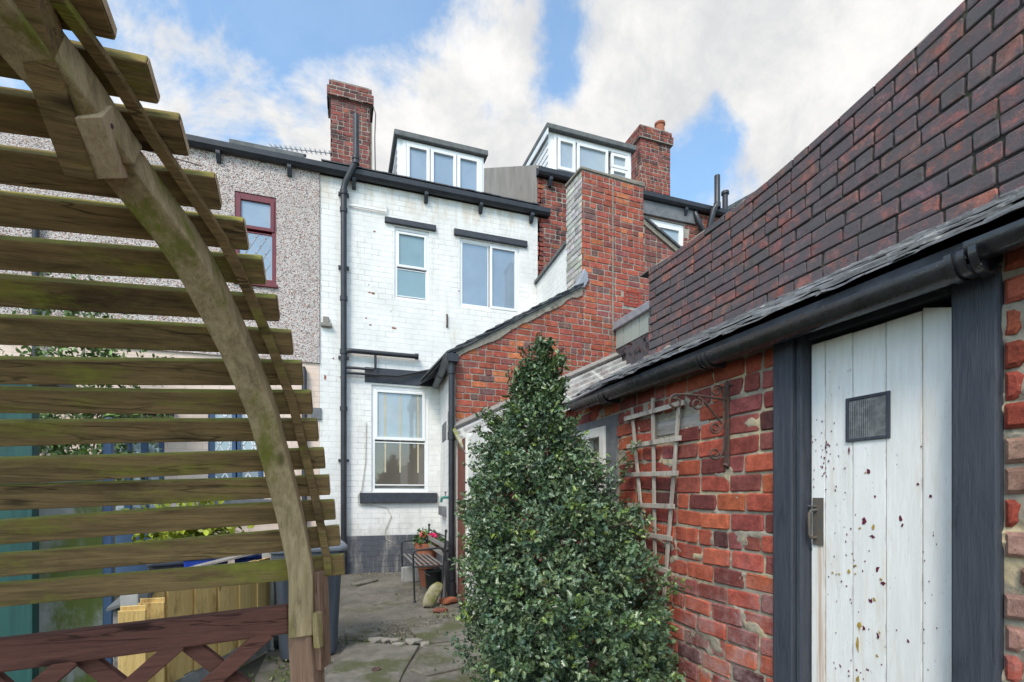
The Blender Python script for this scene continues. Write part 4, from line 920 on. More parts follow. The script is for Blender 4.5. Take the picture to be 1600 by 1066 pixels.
for nm, (colr, L) in flakes.items():
    b = B()
    for u, v, w_, h_ in L:
        y, z = D(u, v); k = DX/ray(u, v).x/FPX; ph_ = rp.random()*6
        b.fprism(DF, [(y+math.cos(a)*w_*k*.55*rp.uniform(.2, 1.35), z+math.sin(a)*h_*k*.62*rp.uniform(.25, 1.45)) for a in [i*math.tau/7+rp.uniform(-.3, .3) for i in range(7)]], .0012, .0019 if nm[0] == 'm' else .0024)
    b.build('old_paint_flake', mat(nm, colr, tuple(x*.7 for x in colr), 30, rough=.6, bump=.2), door)
# pane in the door
q0, q1, q2, q3 = D(1392, 650)[0], D(1323, 650)[0], D(1357, 688)[1], D(1357, 617)[1]
b = B(); ring(b, DF, q0, q1, q2, q3, .012, -.0, .008); b.build('pane_bead', 'doorframe', door, bevel=.002)
m2, t, bs, vec = new_mat('reeded_obscure_glass'); s3 = t.node('ShaderNodeSeparateXYZ'); t.put(s3.inputs[0], vec)
w_ = t.math('SINE', t.math('MULTIPLY', s3.outputs[1], 900.))
t.put(bs.inputs['Base Color'], t.mix(t.step(t.noise(vec, 30, 6, .7), .35, .7), (.10, .10, .105, 1), (.22, .22, .215, 1))); bs.inputs['Roughness'].default_value = .3
t.put(bs.inputs['Normal'], t.bump(t.math('ADD', w_, t.math('MULTIPLY', t.noise(vec, 200, 3), 1.0)), .6, .002))
B().fbox(DF, q0+.011, q1-.011, q2+.011, q3-.011, .0015, .004).build('pane', m2, door)
# latch plate and handle
l0, l1, l2, l3 = D(1287, 815)[0], D(1271, 815)[0], D(1279, 852)[1], D(1279, 778)[1]
b = B(); b.fbox(DF, l0, l1, l2, l3, .001, .005); yh = (l0+l1)/2+.006
b.tube([DF.P(yh, l3-.05, .004), DF.P(yh+.004, l3-.052, .03), DF.P(yh+.006, l3-.065, .036), DF.P(yh+.006, l2+.045, .036), DF.P(yh+.004, l2+.032, .03), DF.P(yh, l2+.03, .004)], .006, 10)
b.tube([DF.P(yh-.004, l3-.035, .004), DF.P(yh+.028, l3-.034, .014)], .004, 8)
b.build('handle', mat('rusty_grey_iron', (.085, .085, .08), (.12, .09, .065), 30, c3=(.2, .09, .03), s3=30, t3=(.6, .7), rough=.6, bump=.4), door, smooth=True)
b = B(); y, z = D(1268, 858); b.fprism(DF, [(y+.004*math.cos(a), z+.009*math.sin(a)) for a in [i*math.tau/10 for i in range(10)]], .001, .002); b.build('keyhole', 'black', door)
# roof: rough weathered slates laid in thick ragged courses
EX, EZ2, TX, TZ = 1.665, 2.078, 2.87, 2.685
sl = (TZ-EZ2)/(TX-EX); rr = random.Random(61); rb = B()
def slate_end(x): return 3.55+(x-EX)/(TX-EX)*.75
rows = [(0, .0)]+[(1, .012)]+[(2, .025)]+[(k, .16+(k-3)*.15) for k in range(3, 10)]
for r_, off in rows:
    y = -.4+(r_ % 2)*.12
    while y < 4.4:
        w_ = rr.uniform(.17, .28); x0 = EX+off+rr.uniform(-.012, .012); x1 = min(x0+.33, TX)
        if y+w_ < slate_end(x0):
            lift = .010+.007*min(r_, 3)+rr.uniform(0, .006); th = rr.uniform(.006, .011)
            g_ = rr.uniform(.7, 1.25); rb.cur = (g_, g_*rr.uniform(.96, 1.02), g_*rr.uniform(.94, 1.04))
            z0, z1 = EZ2+(x0-EX)*sl+lift, EZ2+(x1-EX)*sl+lift*.3; n = 5; top = []; bot = []
            for k in range(n+1):                          # ragged lower edge
                yy = y+w_*k/n; xx = x0+rr.uniform(-.008, .010); dz = rr.uniform(-.0015, .0015)
                bot.append((xx, yy, z0+dz)); top.append((xx+rr.uniform(0, .006), yy, z0+th+dz))
            vs = bot+[(x1, y+w_, z1), (x1, y, z1)]+top+[(x1, y+w_, z1+th), (x1, y, z1+th)]; m_ = n+3
            rb.add(vs, [tuple(range(m_))[::-1], tuple(range(m_, 2*m_))]+[(i, (i+1) % m_, m_+(i+1) % m_, m_+i) for i in range(m_)])
        y += w_+rr.uniform(.002, .008)
rb.build('roof', 'slate', oh)
b = B(); b.prism([(EX+.03, -.4, EZ2), (TX, -.4, TZ-.012), (TX, -.4, TZ-.08), (EX+.03, -.4, EZ2-.05)], (0, 4.2, 0)); b.build('roof_boards', 'black', oh)
# cement fillet where the slates meet the high wall
b = B(); rr = random.Random(9); n = 60; prev = None
for k in range(n+1):
    y = -.4+4.65*k/n; h = .006+.016*rr.random()+(.022 if rr.random() < .12 else 0)+.03*max(0, (y-2.9)/1.5); d = .02+.03*rr.random()
    cur = [(TX-.02, y, TZ-.01), (TX-.02-d, y, TZ+.005-(d+.02)*sl), (TX-.012, y, TZ+h)]
    if prev: i = len(b.v); b.add(prev+cur, [(0, 1, 4, 3), (1, 2, 5, 4)])
    prev = cur
b.build('cement_fillet', 'cement', oh, smooth=True)
# iron gutter
GX, GZ, GR = 1.685, 2.018, .052
def gut(b, ya, yb, r, x, za, zb, th=.005, a0=-8, a1=188):
    n = 18; vs = []
    for (y, z) in ((ya, za), (yb, zb)):
        for rad in (r, r-th):
            for k in range(n+1):
                a = math.radians(a0+(a1-a0)*k/n); vs.append((x+rad*math.cos(a), y, z-rad*math.sin(a)))
    m_ = n+1; fs = []
    for k in range(n): fs += [(k, k+1, 2*m_+k+1, 2*m_+k), (m_+k, 3*m_+k, 3*m_+k+1, m_+k+1), (k, m_+k, m_+k+1, k+1), (2*m_+k, 2*m_+k+1, 3*m_+k+1, 3*m_+k)]
    fs += [(0, 2*m_, 3*m_, m_), (n, m_+n, 3*m_+n, 2*m_+n)]
    return b.add(vs, fs)
yj = onX(1520, 412, GX)[0]; y2 = onX(1106, 565, GX)[0]
b = B(); gut(b, yj, 3.42, GR, GX, GZ, GZ+.012); gut(b, -.4, yj-.001, GR*.88, GX, GZ+.012, GZ+.03)
for y, ex_ in ((yj, .010), (y2, .006), (2.95, .005)):
    for d in (-.03, 0.0, .028): gut(b, y+d-.009, y+d+.009, GR+ex_*(1 if d else .6), GX, GZ+.003, GZ+.003, .006)
b.prism([(GX+.05*math.cos(math.radians(a)), 3.42, GZ+.012-.05*math.sin(math.radians(a))) for a in range(0, 181, 15)], (0, .006, 0))
b.build('gutter', 'gutteriron', oh, smooth=True)
for y in (yj, y2, 2.95): b = B(); b.box((GX+.075, y, GZ-.02), (.06, .022, .05)); b.build('gutter_bracket', 'black', oh, bevel=.004)

# ---------------- high sooty wall above
UX = 2.86; UW = Fr((UX, 0, 0), (0, 1, 0), (-1, 0, 0))
hw = T('brick_wall', 'high soot-blackened brick wall rising above the outhouse slates', 'wall', (UX, 2, 0))
UY1 = 4.16; UT = 3.56
def uwarp(a, c): return (a, c+.067*max(0, 3.2-a)**2*max(0, min(1.25, (c-2.75)/.8))+.008*math.sin(2.2*a+c))
rng = random.Random(71); b = B()
brick_panel(b, UW, [[(-.6, 2.3), (UY1, 2.3), (UY1, UT), (-.6, UT)]], PAL_UPPER, L=.218, H=.0815, joint=.0105, proud=.012, chamfer=.0045, jit=.0065, rng=rng, warp=uwarp, header=.12, tilt=.012)
UE = Fr((UX, UY1, 0), (1, 0, 0), (0, 1, 0))
b.build('brick_face', 'brick_upper', hw)
b = B(); N = 24
for k in range(N):
    ya, yb = -.6+(UY1+.6)*k/N, -.6+(UY1+.6)*(k+1)/N
    za, zb = uwarp(ya, UT)[1]-.004, uwarp(yb, UT)[1]-.004
    b.hexa([(UX, ya, 0), (UX+.23, ya, 0), (UX+.23, yb, 0), (UX, yb, 0), (UX, ya, za), (UX+.23, ya, za), (UX+.23, yb, zb), (UX, yb, zb)])
b.build('mortar_bed', 'mortar_dark', hw)
b = B(); rr = random.Random(14); y = -.5
while y < UY1-.02:
    w_ = rr.uniform(.12, .36)
    if rr.random() < .30:
        z = uwarp(y+w_/2, UT)[1]; h = rr.uniform(.006, .026)
        b.box((UX+.105, y+w_/2, z+h/2-.002), (.22, w_, h), Matrix.Rotation(-.134*max(0, 3.2-y)+rr.uniform(-.03, .03), 3, 'X'))
    y += w_+rr.uniform(0, .05)
b.build('coping', mat('sooty_cement', (.16, .155, .15), (.10, .10, .10), 12, c3=(.20, .19, .12), s3=7, rough=.95, bump=.7), hw, bevel=.006)
b = B(); NS = 60; rr = random.Random(3)
for k in range(NS):
    ya, yb = -.6+(UY1+.6)*k/NS, -.6+(UY1+.6)*(k+1)/NS; za, zb = uwarp(ya, UT)[1]-.002, uwarp(yb, UT)[1]-.002; hh = .010+.004*math.sin(k*.9)+rr.uniform(0, .003)
    b.hexa([(UX-.006, ya, za), (UX+.2, ya, za), (UX+.2, yb, zb), (UX-.006, yb, zb), (UX+.004, ya, za+hh), (UX+.19, ya, za+hh), (UX+.19, yb, zb+hh), (UX+.004, yb, zb+hh)])
b.build('top_mortar', 'cement', hw)

# ---------------- corrugated plastic canopy beside the gable
cp = T('canopy', 'clear corrugated plastic lean-to canopy over the passage behind the holly', 'canopy', (1.5, 5.8, 0))
m, t, bs, vec = new_mat('clear_corrugated_plastic')
bs.inputs['Base Color'].default_value = (.62, .61, .58, 1); bs.inputs['Roughness'].default_value = .35
tr = t.node('ShaderNodeBsdfTransparent'); tr.inputs[0].default_value = (.85, .84, .82, 1); mx = t.node('ShaderNodeMixShader'); 
t.put(mx.inputs[0], t.step(t.noise(vec, 6, 6, .7), .35, .65, .28, .55)); t.l.new(bs.outputs[0], mx.inputs[2]); t.l.new(tr.outputs[0], mx.inputs[1])
t.l.new(mx.outputs[0], [n for n in t.n if n.bl_idname == 'ShaderNodeOutputMaterial'][0].inputs[0])
MT['plastic'] = m
c0 = G(705, 671); c1 = G(1040, 524); fr_, sdn = .62, .47
slope_c = (c1[1]-c0[1])/(c1[0]-c0[0])
along = (OF.s+Vector((0, 0, slope_c))); down = OF.n*.78+Vector((0, 0, -.47)); nrm = along.cross(down).normalized()
if nrm.z < 0: nrm = -nrm
A0 = OF.P(c0[0], c0[1], .03); LN = c1[0]-c0[0]
b = B(); nk = 84; vs = []
for k in range(nk+1):
    f = k/nk; hgt = .03*math.cos(f*math.pi*2*7)
    for e in (0, LN): vs.append(A0+along*e+down*(f*1.05)+nrm*hgt)
b.add(vs, [(2*k, 2*k+1, 2*k+3, 2*k+2) for k in range(nk)]); b.build('sheet', 'plastic', cp, smooth=True)
b = B(); b.bar(A0+along*(-.03)+nrm*.03, A0+along*LN+nrm*.03, .10, .035, up=nrm); b.build('top_batten', 'greyboard', cp, bevel=.004)
b = B()
for f in (.03, .24, .43, .60, .74, .9): b.bar(A0+along*(LN*f)-nrm*.05, A0+along*(LN*f)+down*1.05-nrm*.05, .045, .05, up=nrm)
b.build('rafter', 'whitewood', cp)
b = B(); b.bar(A0+along*.02-nrm*.02, A0+along*.02+down*.62-nrm*.03, .05, .10, up=nrm); b.build('eaves_board', 'stone', cp, bevel=.006)
b = B(); b.fbox(SW, -.80, -.04, .05, 2.02, -.06, -.02); b.build('side_door', 'reddoor', cp)
b = B(); b.fbox(SW, -.84, -.80, .05, 2.05, -.08, 0); b.fbox(SW, -.039, -.001, .05, 2.05, -.08, .0); b.fbox(SW, -1.8, -.845, 0, 2.0, -.1, -.03); b.build('side_frame', 'whitewood', cp)

# ================================================================ THINGS ON THE OUTHOUSE WALL
tr = T('fan_trellis', 'silvered wooden fan trellis fixed to the red brick wall beside the holly', 'trellis', (WX-.03, 2.3, .2))
def W3(u, v, off): y, z = onX(u, v, WX-off); return Vector((WX-off, y, z))
def lath(name, p, q, w_, th, off):
    p, q = W3(*p, off), W3(*q, off); d = (q-p).normalized(); up = Vector((1, 0, 0))
    o = B().bar(p, q, w_, th, up=(1, 0, 0)); return o.build(name, 'trelliswood', tr, bevel=.0015)
for p, q in (((987, 637), (1026, 1062)), ((1020, 622), (1026, 1062)), ((1062, 624), (1027, 1062))): lath('upright', p, q, .024, .012, .030)
for (p, q) in (((976, 655), (1068.5, 629)), ((980, 698), (1064, 684.5)), ((978, 742), (1059, 739.5)), ((981, 789), (1053.5, 791.5)), ((982, 830.5), (1050, 842)), ((993, 876), (1046, 894)), ((1012, 927), (1040, 945)), ((1013, 1022), (1034, 1041))): lath('crossbar', p, q, .028, .012, .0425)

hb = T('hanging_bracket', 'rusty wrought iron scroll bracket for a hanging basket on the brick wall', 'bracket', (WX, 1.94, 1.6))
YB = 1.94
def HB(u, v): x, z = onY(u, v, YB); return Vector((x, YB, z))
def spiral(cu, cv, r0, r1, a0, turns, n=30):
    out = []
    for i in range(n+1):
        f = i/n; a = math.radians(a0+360*turns*f); r = r0+(r1-r0)*f; out.append(HB(cu+r*math.cos(a), cv+r*math.sin(a)))
    return out
kx = onX(1136, 660, WX-.012)
top, bot = onX(1138, 598, WX-.012)[1], onX(1133, 728, WX-.012)[1]
b = B(); b.box((WX-.012, YB, (top+bot)/2), (.010, .026, top-bot)); b.tube([(WX-.014, YB, bot+.004), (WX-.022, YB, bot-.006)], .016, 10)
for s in (-1, 1): b.tube([(WX-.012, YB, top-.05), (WX-.016, YB+s*.018, top-.015), (WX-.02, YB+s*.035, top-.012), (WX-.02, YB+s*.04, top-.022)], .0045, 8)
b.tube([(WX-.012, YB, top-.05), (WX-.014, YB, top+.01)], .006, 8); b.build('wall_plate', 'iron', hb, bevel=.002)
b = B(); b.tube([HB(1136, 625), HB(1090, 618), HB(1062, 616)]+spiral(1056, 628, 12, 4.5, -65, -1.15), .0058, 8); b.build('arm', 'iron', hb, smooth=True)
b = B(); b.tube(spiral(1089, 631, 4, 10.5, 20, -1.3)[::1]+[HB(1099, 626), HB(1112, 642), HB(1128, 662)], .0052, 8); b.build('brace', 'iron', hb, smooth=True)
for (cu, cv, r, a0, dr_) in ((1119.5, 611, 9, -20, -1), (1117.5, 669, 9, 25, 1), (1117, 709, 9.5, 25, 1)):
    b = B(); tail = [HB(1131.5, cv+ (28 if dr_ < 0 else -26)), HB(1130.5, cv+(10 if dr_ < 0 else -8))]
    b.tube(tail+spiral(cu, cv, r, 3, a0, dr_*1.4), .005, 8); b.build('scroll', 'iron', hb, smooth=True)

# ================================================================ HOLLY
def leaf_cloud(name, pts, dirs, size, cols, m, parent, seed=0, per=9, spread=.07, spiny=True, width=.5, droop=.25):
    """many folded leaves set round sprig points"""
    rng = np.random.default_rng(seed); n = len(pts)*per
    P = np.repeat(pts, per, 0); Dd = np.repeat(dirs, per, 0)
    tpos = np.tile(np.linspace(-.6, 1, per), len(pts))[:, None]
    P = P+Dd*spread*tpos+rng.normal(0, spread*.22, (n, 3))
    out = Dd*rng.uniform(.1, .8, (n, 1))+rng.normal(0, .75, (n, 3)); out[:, 2] -= droop*rng.random(n); out /= np.linalg.norm(out, axis=1)[:, None]
    up = Dd*.5+np.array([0, 0, .8])+rng.normal(0, .55, (n, 3)); x = np.cross(out, up); x /= np.linalg.norm(x, axis=1)[:, None]+1e-9; nz = np.cross(x, out)
    L = size*rng.uniform(.45, 1.3, (n, 1))
    if spiny: prof = [(.0, 0), (.16, .26), (.30, .16), (.46, .34), (.60, .18), (.76, .25), (.84, .10), (1.0, 0)]
    else: prof = [(.0, 0), (.2, .2), (.45, .28), (.7, .2), (1.0, 0)]
    mid = [p for p in (prof[0], prof[-1])]; side = prof[1:-1]; k = len(side)
    V = np.zeros((n, 2+2*k, 3), np.float32); curl = rng.uniform(-.15, .2, (n, 1))
    V[:, 0] = P; V[:, 1] = P+out*L+nz*L*curl*.6
    for i, (t, w) in enumerate(side):
        lift = (.30 if spiny else .15)*w+(.10 if (spiny and i % 2 == 0) else 0)
        for s, q in ((1, 2+i), (-1, 2+k+i)):
            V[:, q] = P+out*L*t+x*L*w*s*(width/.5)+nz*L*(lift+curl*t*.5)
    nv = 2+2*k
    f1 = [0]+[2+i for i in range(k)]+[1]; f2 = [1]+[2+k+i for i in range(k-1, -1, -1)]+[0]
    idx = (np.arange(n)[:, None]*nv); loops = np.concatenate([idx+np.array(f1)[None], idx+np.array(f2)[None]], 1).ravel().astype(np.int32)
    me = bpy.data.meshes.new(name); me.vertices.add(n*nv); me.vertices.foreach_set('co', V.reshape(-1))
    me.loops.add(len(loops)); me.loops.foreach_set('vertex_index', loops); me.polygons.add(2*n)
    me.polygons.foreach_set('loop_start', np.arange(2*n, dtype=np.int32)*(k+2))
    me.update(calc_edges=True)
    c = cols if cols.ndim == 2 and len(cols) == n else np.repeat(cols, per, 0)
    c = c*rng.uniform(.7, 1.35, (n, 1)); c4_ = np.concatenate([c, np.ones((n, 1))], 1)
    at = me.color_attributes.new('Col', 'FLOAT_COLOR', 'POINT'); at.data.foreach_set('color', np.repeat(c4_, nv, 0).astype(np.float32).ravel())
    me.materials.append(MT[m]); o = bpy.data.objects.new(name, me); COL.objects.link(o)
    if parent is not None: attach(o, parent)
    return o
hy = T('holly_bush', 'tall pointed dark green holly bush growing against the outhouse wall', 'bush', (1.2, 2.75, 0))
HP = [(0, .80), (.16, .85), (.43, .92), (.63, .98), (.85, 1.0), (1.03, .93), (1.24, .80), (1.45, .66), (1.65, .53), (1.78, .42), (1.90, .32), (2.05, .22), (2.2, .11), (2.33, .05), (2.40, .02)]
hz_ = np.array([p[0] for p in HP]); hr_ = np.array([p[1] for p in HP])
AZ_, AX_, AY_ = [0, .4, .83, 1.24, 1.65, 2.0, 2.4], [1.28, 1.28, 1.27, 1.22, 1.17, 1.21, 1.265], [2.62, 2.65, 2.75, 2.88, 3.0, 3.03, 3.05]
def axis_at(z): z = np.asarray(z, float); return np.stack([np.interp(z, AZ_, AX_), np.interp(z, AZ_, AY_), z], -1)
def holly_shell(n, seed, lo, hi, zlo=.02, zhi=2.36):
    rng = np.random.default_rng(seed); z = rng.uniform(0, 1, n*3)
    z = zlo+(zhi-zlo)*z; w = np.interp(z, hz_, hr_); keep = rng.random(n*3) < (w*.9+.1); z = z[keep][:n]; w = np.interp(z, hz_, hr_)
    th = rng.uniform(0, 2*math.pi, len(z)); lump = np.array([1+.27*MN.noise(Vector((math.cos(t)*2.4, math.sin(t)*2.4, q*3.2)))+.20*MN.noise(Vector((math.cos(t)*6, math.sin(t)*6, q*7))) for t, q in zip(th, z)])
    f = (lo+(hi-lo)*rng.random(len(z))**.6)*lump*.99
    a = axis_at(z); p = a.copy(); p[:, 0] += (.56 - .05*np.clip((z-1.2)/.5, 0, 1))*w*f*np.cos(th); p[:, 1] += .68*w*f*np.sin(th)
    d = np.stack([np.cos(th), np.sin(th), .35+.7*rng.random(len(z))-.2], -1)+rng.normal(0, .3, (len(z), 3)); d /= np.linalg.norm(d, axis=1)[:, None]
    hol = np.array([MN.noise(Vector(q)*4.2)+.5*MN.noise(Vector(q)*9) for q in p]); ok = (p[:, 0] < WX-.05) & ((hol > -.20) | (f < .72))
    return p[ok], d[ok], lump[ok], z[ok]
pts, dirs, lump, zz = holly_shell(9000, 5, .52, 1.06)
rng = np.random.default_rng(8)
base = np.array([[.090, .140, .068]])*np.ones((len(pts), 1)); r = rng.random(len(pts))
base[r < .22] = [.058, .105, .062]; base[r > .80] = [.14, .19, .085]; base[(r > .96)] = [.19, .25, .05]
tops = zz > 1.85; base[tops] = base[tops]*.5+np.array([.05, .085, .028])*.6
leaf_cloud('foliage', pts, dirs, .032, base, 'leaf', hy, 3, per=9, spread=.050)
# loose leading shoots and side sprays
rs = random.Random(77); b = B(); sp, sdir = [], []
def spray(p, q, n, r=.004, bend=.04):
    p, q = Vector(p), Vector(q); path = []
    for i in range(6): f = i/5; path.append(p.lerp(q, f)+Vector((rs.uniform(-1, 1), rs.uniform(-1, 1), rs.uniform(-1, 1)))*bend*f*(1-f)*2)
    b.tube(path, [r*(1-.6*i/5) for i in range(6)], 6)
    d = (q-p).normalized()
    for i in range(n):
        f = .25+.75*i/n; sp.append(p.lerp(q, f)); sdir.append(d+Vector((rs.uniform(-.6, .6), rs.uniform(-.6, .6), rs.uniform(-.2, .6))))
tip = axis_at(np.array([2.2]))[0]
for k in range(34):
    z = rs.uniform(1.55, 2.25); a = axis_at(np.array([z]))[0]; w = float(np.interp(z, hz_, hr_)); th = rs.uniform(0, 6.28); L = rs.uniform(.08, .17)
    p = (a[0]+.4*w*math.cos(th), a[1]+.55*w*math.sin(th), z); spray(p, (p[0]+L*math.cos(th)*.75, p[1]+L*math.sin(th)*.75, z+L*.85), 6)
spray((tip[0], tip[1], 2.0), (tip[0]+.02, tip[1]+.02, 2.44), 10, .007); spray((tip[0]-.04, tip[1], 2.0), (tip[0]-.07, tip[1]+.02, 2.34), 7, .006); spray((tip[0]-.1, tip[1], 1.85), (tip[0]-.22, tip[1]+.02, 2.14), 8, .006); spray((tip[0]+.08, tip[1], 1.8), (tip[0]+.17, tip[1]+.0, 2.08), 7, .006); spray((tip[0]-.15, tip[1], 1.6), (tip[0]-.36, tip[1], 1.78), 7, .006)
def wp(u, v, off): y, z = onX(u, v, WX-off); return (WX-off, y, z)
for p, q in (((945, 745, .2), (1000, 690, .05)), ((960, 770, .2), (985, 720, .06)), ((990, 915, .2), (1058, 912, .05)), ((1000, 960, .22), (1052, 985, .06)), ((985, 880, .2), (1030, 905, .06)), ((1000, 1020, .2), (1050, 1045, .05)), ((950, 830, .2), (985, 800, .08)), ((960, 850, .2), (1000, 862, .06))):
    spray(wp(*p), wp(*q), 8, .005)
for k in range(95):
    z = rs.uniform(.1, 1.85); a = axis_at(np.array([z]))[0]; w = float(np.interp(z, hz_, hr_)); th = rs.uniform(1.9, 5.2); L = rs.uniform(.10, .16)
    p = (a[0]+.52*w*math.cos(th), a[1]+.75*w*math.sin(th), z); spray(p, (p[0]+L*math.cos(th), p[1]+L*math.sin(th), z+L*.5), 4)
b.tube([(1.19, 2.72, -.03), (1.2, 2.75, .7), (1.24, 2.85, 1.5), (1.27, 2.93, 2.1)], [.05, .04, .025, .01], 10)
for k in range(46):
    z = rs.uniform(.15, 1.9); a = axis_at(np.array([z]))[0]; w = float(np.interp(z, hz_, hr_)); th = rs.uniform(0, 6.28)
    x_ = min(a[0]+.5*w*math.cos(th), WX-.06); b.tube([a-np.array([0, 0, .1]), (.5*a[0]+.5*x_, a[1]+.35*w*math.sin(th), z+.03), (x_, a[1]+.7*w*math.sin(th), z+.12)], [.012, .008, .004], 6)
b.build('branches', 'bark', hy, smooth=True)
sp_ = np.array([tuple(x) for x in sp]); sd2 = np.array([tuple(x.normalized()) for x in sdir]); keep = sp_[:, 0] < WX-.03
cc = np.array([[.075, .13, .05]])*np.ones((keep.sum(), 1)); r = np.random.default_rng(2).random(len(cc)); cc[r > .75] = [.14, .21, .05]
leaf_cloud('shoots', sp_[keep], sd2[keep], .031, cc, 'leaf', hy, 9, per=6, spread=.03)

# ================================================================ LEANING TIMBER ARBOUR
ab = T('garden_arbour', 'weathered mossy timber arbour with a curved slatted roof leaning over the path', 'arbour', (-.15, 1.7, 0))
YC, ZC, AY, AZ = .50, 1.0, 1.22, 1.25
def arc(u, v):
    """where a sight line meets the arbour's curved inner face"""
    r = ray(u, v); A = (r.y/AY)**2+(r.z/AZ)**2; Bq = 2*((-YC)*r.y/AY**2+(EYE-ZC)*r.z/AZ**2); Cq = (YC/AY)**2+((EYE-ZC)/AZ)**2-1
    t_ = (-Bq+math.sqrt(Bq*Bq-4*A*Cq))/(2*A); return Vector((r.x*t_, r.y*t_, EYE+r.z*t_))
XD = Vector((1, .0, .060)).normalized()
ends = [(238, 132), (287, 220), (340, 302), (384, 370), (412, 428), (434, 483), (456, 538), (472.5, 587), (487, 629), (496.5, 674), (507, 719), (515, 757), (523.5, 798), (531, 839), (538, 881)]
E3 = [arc(*e) for e in ends]
def ang(p): return math.atan2((p.z-ZC)/AZ, (p.y-YC)/AY)
angs = [ang(p) for p in E3]
# carry the run of slats on over the crown, at the same pitch and lean
step_a = (angs[0]-angs[4])/4; lean = (E3[0].x-E3[5].x)/(E3[0].y-E3[5].y)
a_ = angs[0]
extra = []
for k in range(1, 8):
    a2 = a_+step_a*k; y, z = YC+AY*math.cos(a2), ZC+AZ*math.sin(a2); extra.append(Vector((E3[0].x+lean*(y-E3[0].y), y, z)))
rsl = random.Random(15)
for i, p in enumerate(E3+extra):
    a2 = ang(p); tan = Vector((0, -AY*math.sin(a2), AZ*math.cos(a2))).normalized(); nrm = Vector((0, tan.z, -tan.y)).normalized()   # outwards
    tan = (tan-XD*tan.dot(XD)).normalized(); nrm = (nrm-XD*nrm.dot(XD)-tan*nrm.dot(tan)).normalized()
    tilt = rsl.uniform(-.05, .05); t2 = tan*math.cos(tilt)+nrm*math.sin(tilt); n2 = nrm*math.cos(tilt)-tan*math.sin(tilt)
    Ls = 2.6+rsl.uniform(0, .05); h, th = .065/2, .030; q0 = p; q1 = p-XD*Ls+Vector((0, 0, rsl.uniform(-.012, .012)))
    b = B(); N = 14; vs = []
    for k in range(N+1):
        f = k/N; c = q0.lerp(q1, f)+Vector((0, 0, .004*math.sin(f*9+i*2.1))); hh = h*(1+.04*math.sin(f*13+i))
        vs += [c-t2*hh, c+t2*hh, c+t2*hh+n2*th, c-t2*hh+n2*th]
    b.add(vs, [(4*k+j, 4*k+(j+1) % 4, 4*k+4+(j+1) % 4, 4*k+4+j) for k in range(N) for j in range(4)]+[(0, 1, 2, 3), (4*N+3, 4*N+2, 4*N+1, 4*N)])
    o = b.build('slat', 'slatwood', ab, bevel=.003)
    e = B(); c = q0+XD*.0008; e.prism([c-t2*(h-.003)+n2*.003, c+t2*(h-.003)+n2*.003, c+t2*(h-.003)+n2*(th-.003), c-t2*(h-.003)+n2*(th-.003)], XD*.0006); e.build('end_grain', 'endwood', o)
ALL = sorted(E3+extra, key=ang)
aa = [ang(p) for p in ALL]; xx = [p.x for p in ALL]
def rib(xo0, xo1, k0, k1, a_lo, a_hi, name, m, n=40, bev=.004):
    b = B(); vs = []
    for i in range(n+1):
        a2 = a_lo+(a_hi-a_lo)*i/n; x = float(np.interp(a2, aa, xx))
        for (xo, k) in ((xo0, k0), (xo1, k0), (xo1, k1), (xo0, k1)):
            y, z = YC+(AY-k)*math.cos(a2), ZC+(AZ-k)*math.sin(a2); vs.append((x+xo, y, z+xo*.06))
    b.add(vs, [(4*i+j, 4*i+(j+1) % 4, 4*i+4+(j+1) % 4, 4*i+4+j) for i in range(n) for j in range(4)]+[(0, 1, 2, 3), (4*n+3, 4*n+2, 4*n+1, 4*n)])
    return b.build(name, m, ab, bevel=bev)
abot = ang(arc(470, 985)); amid = ang(arc(150, 230))
rib(-.162, -.092, .001, .075, abot, amid+.22, 'arch_rib', 'ribwood')
rib(-.160, -.080, .006, .083, amid+.02, aa[-1]+.02, 'arch_rib', 'ribwood', bev=.005)
rib(-.062, -.038, .001, .018, ang(arc(510, 896)), aa[-1], 'edge_batten', 'slatwood', bev=.002)
# cut tie block at the joint of the arch
pj = arc(172, 225); tn = Vector((0, -AY*math.sin(ang(pj)), AZ*math.cos(ang(pj)))).normalized(); nn = Vector((0, -tn.z, tn.y))
b = B(); dr_ = ray(170, 228).normalized(); c = pj-dr_*.088
rotm = Matrix((Vector((.93, -.36, 0)).normalized(), Vector((.36, .93, 0)).normalized(), Vector((0, 0, 1)))).transposed()
sx = rotm @ Vector((1, 0, 0))
b.prism([c+tn*.055+nn*.035-sx*.045, c-tn*.045+nn*.035-sx*.045, c-tn*.06+nn*.0-sx*.045, c-tn*.02-nn*.03-sx*.045, c+tn*.05-nn*.03-sx*.045], sx*.06)
o = b.build('tie_block', 'endwood', ab, bevel=.0015)
b = B()
for k in (-.03, .03): b.tube([c+tn*(k)+sx*.013+nn*.005, c+tn*k+sx*.017+nn*.005], .004, 10)
b.build('screw', 'iron', o)
bm_ = B(); e0_, e1_ = arc(135, 270)-ray(135, 270).normalized()*.09, arc(45, 10)-ray(45, 10).normalized()*.05
bm_.bar(e0_, e1_+(e1_-e0_)*.8, .05, .07, up=nn); bm_.build('cross_tie', 'slatwood', ab, bevel=.004)
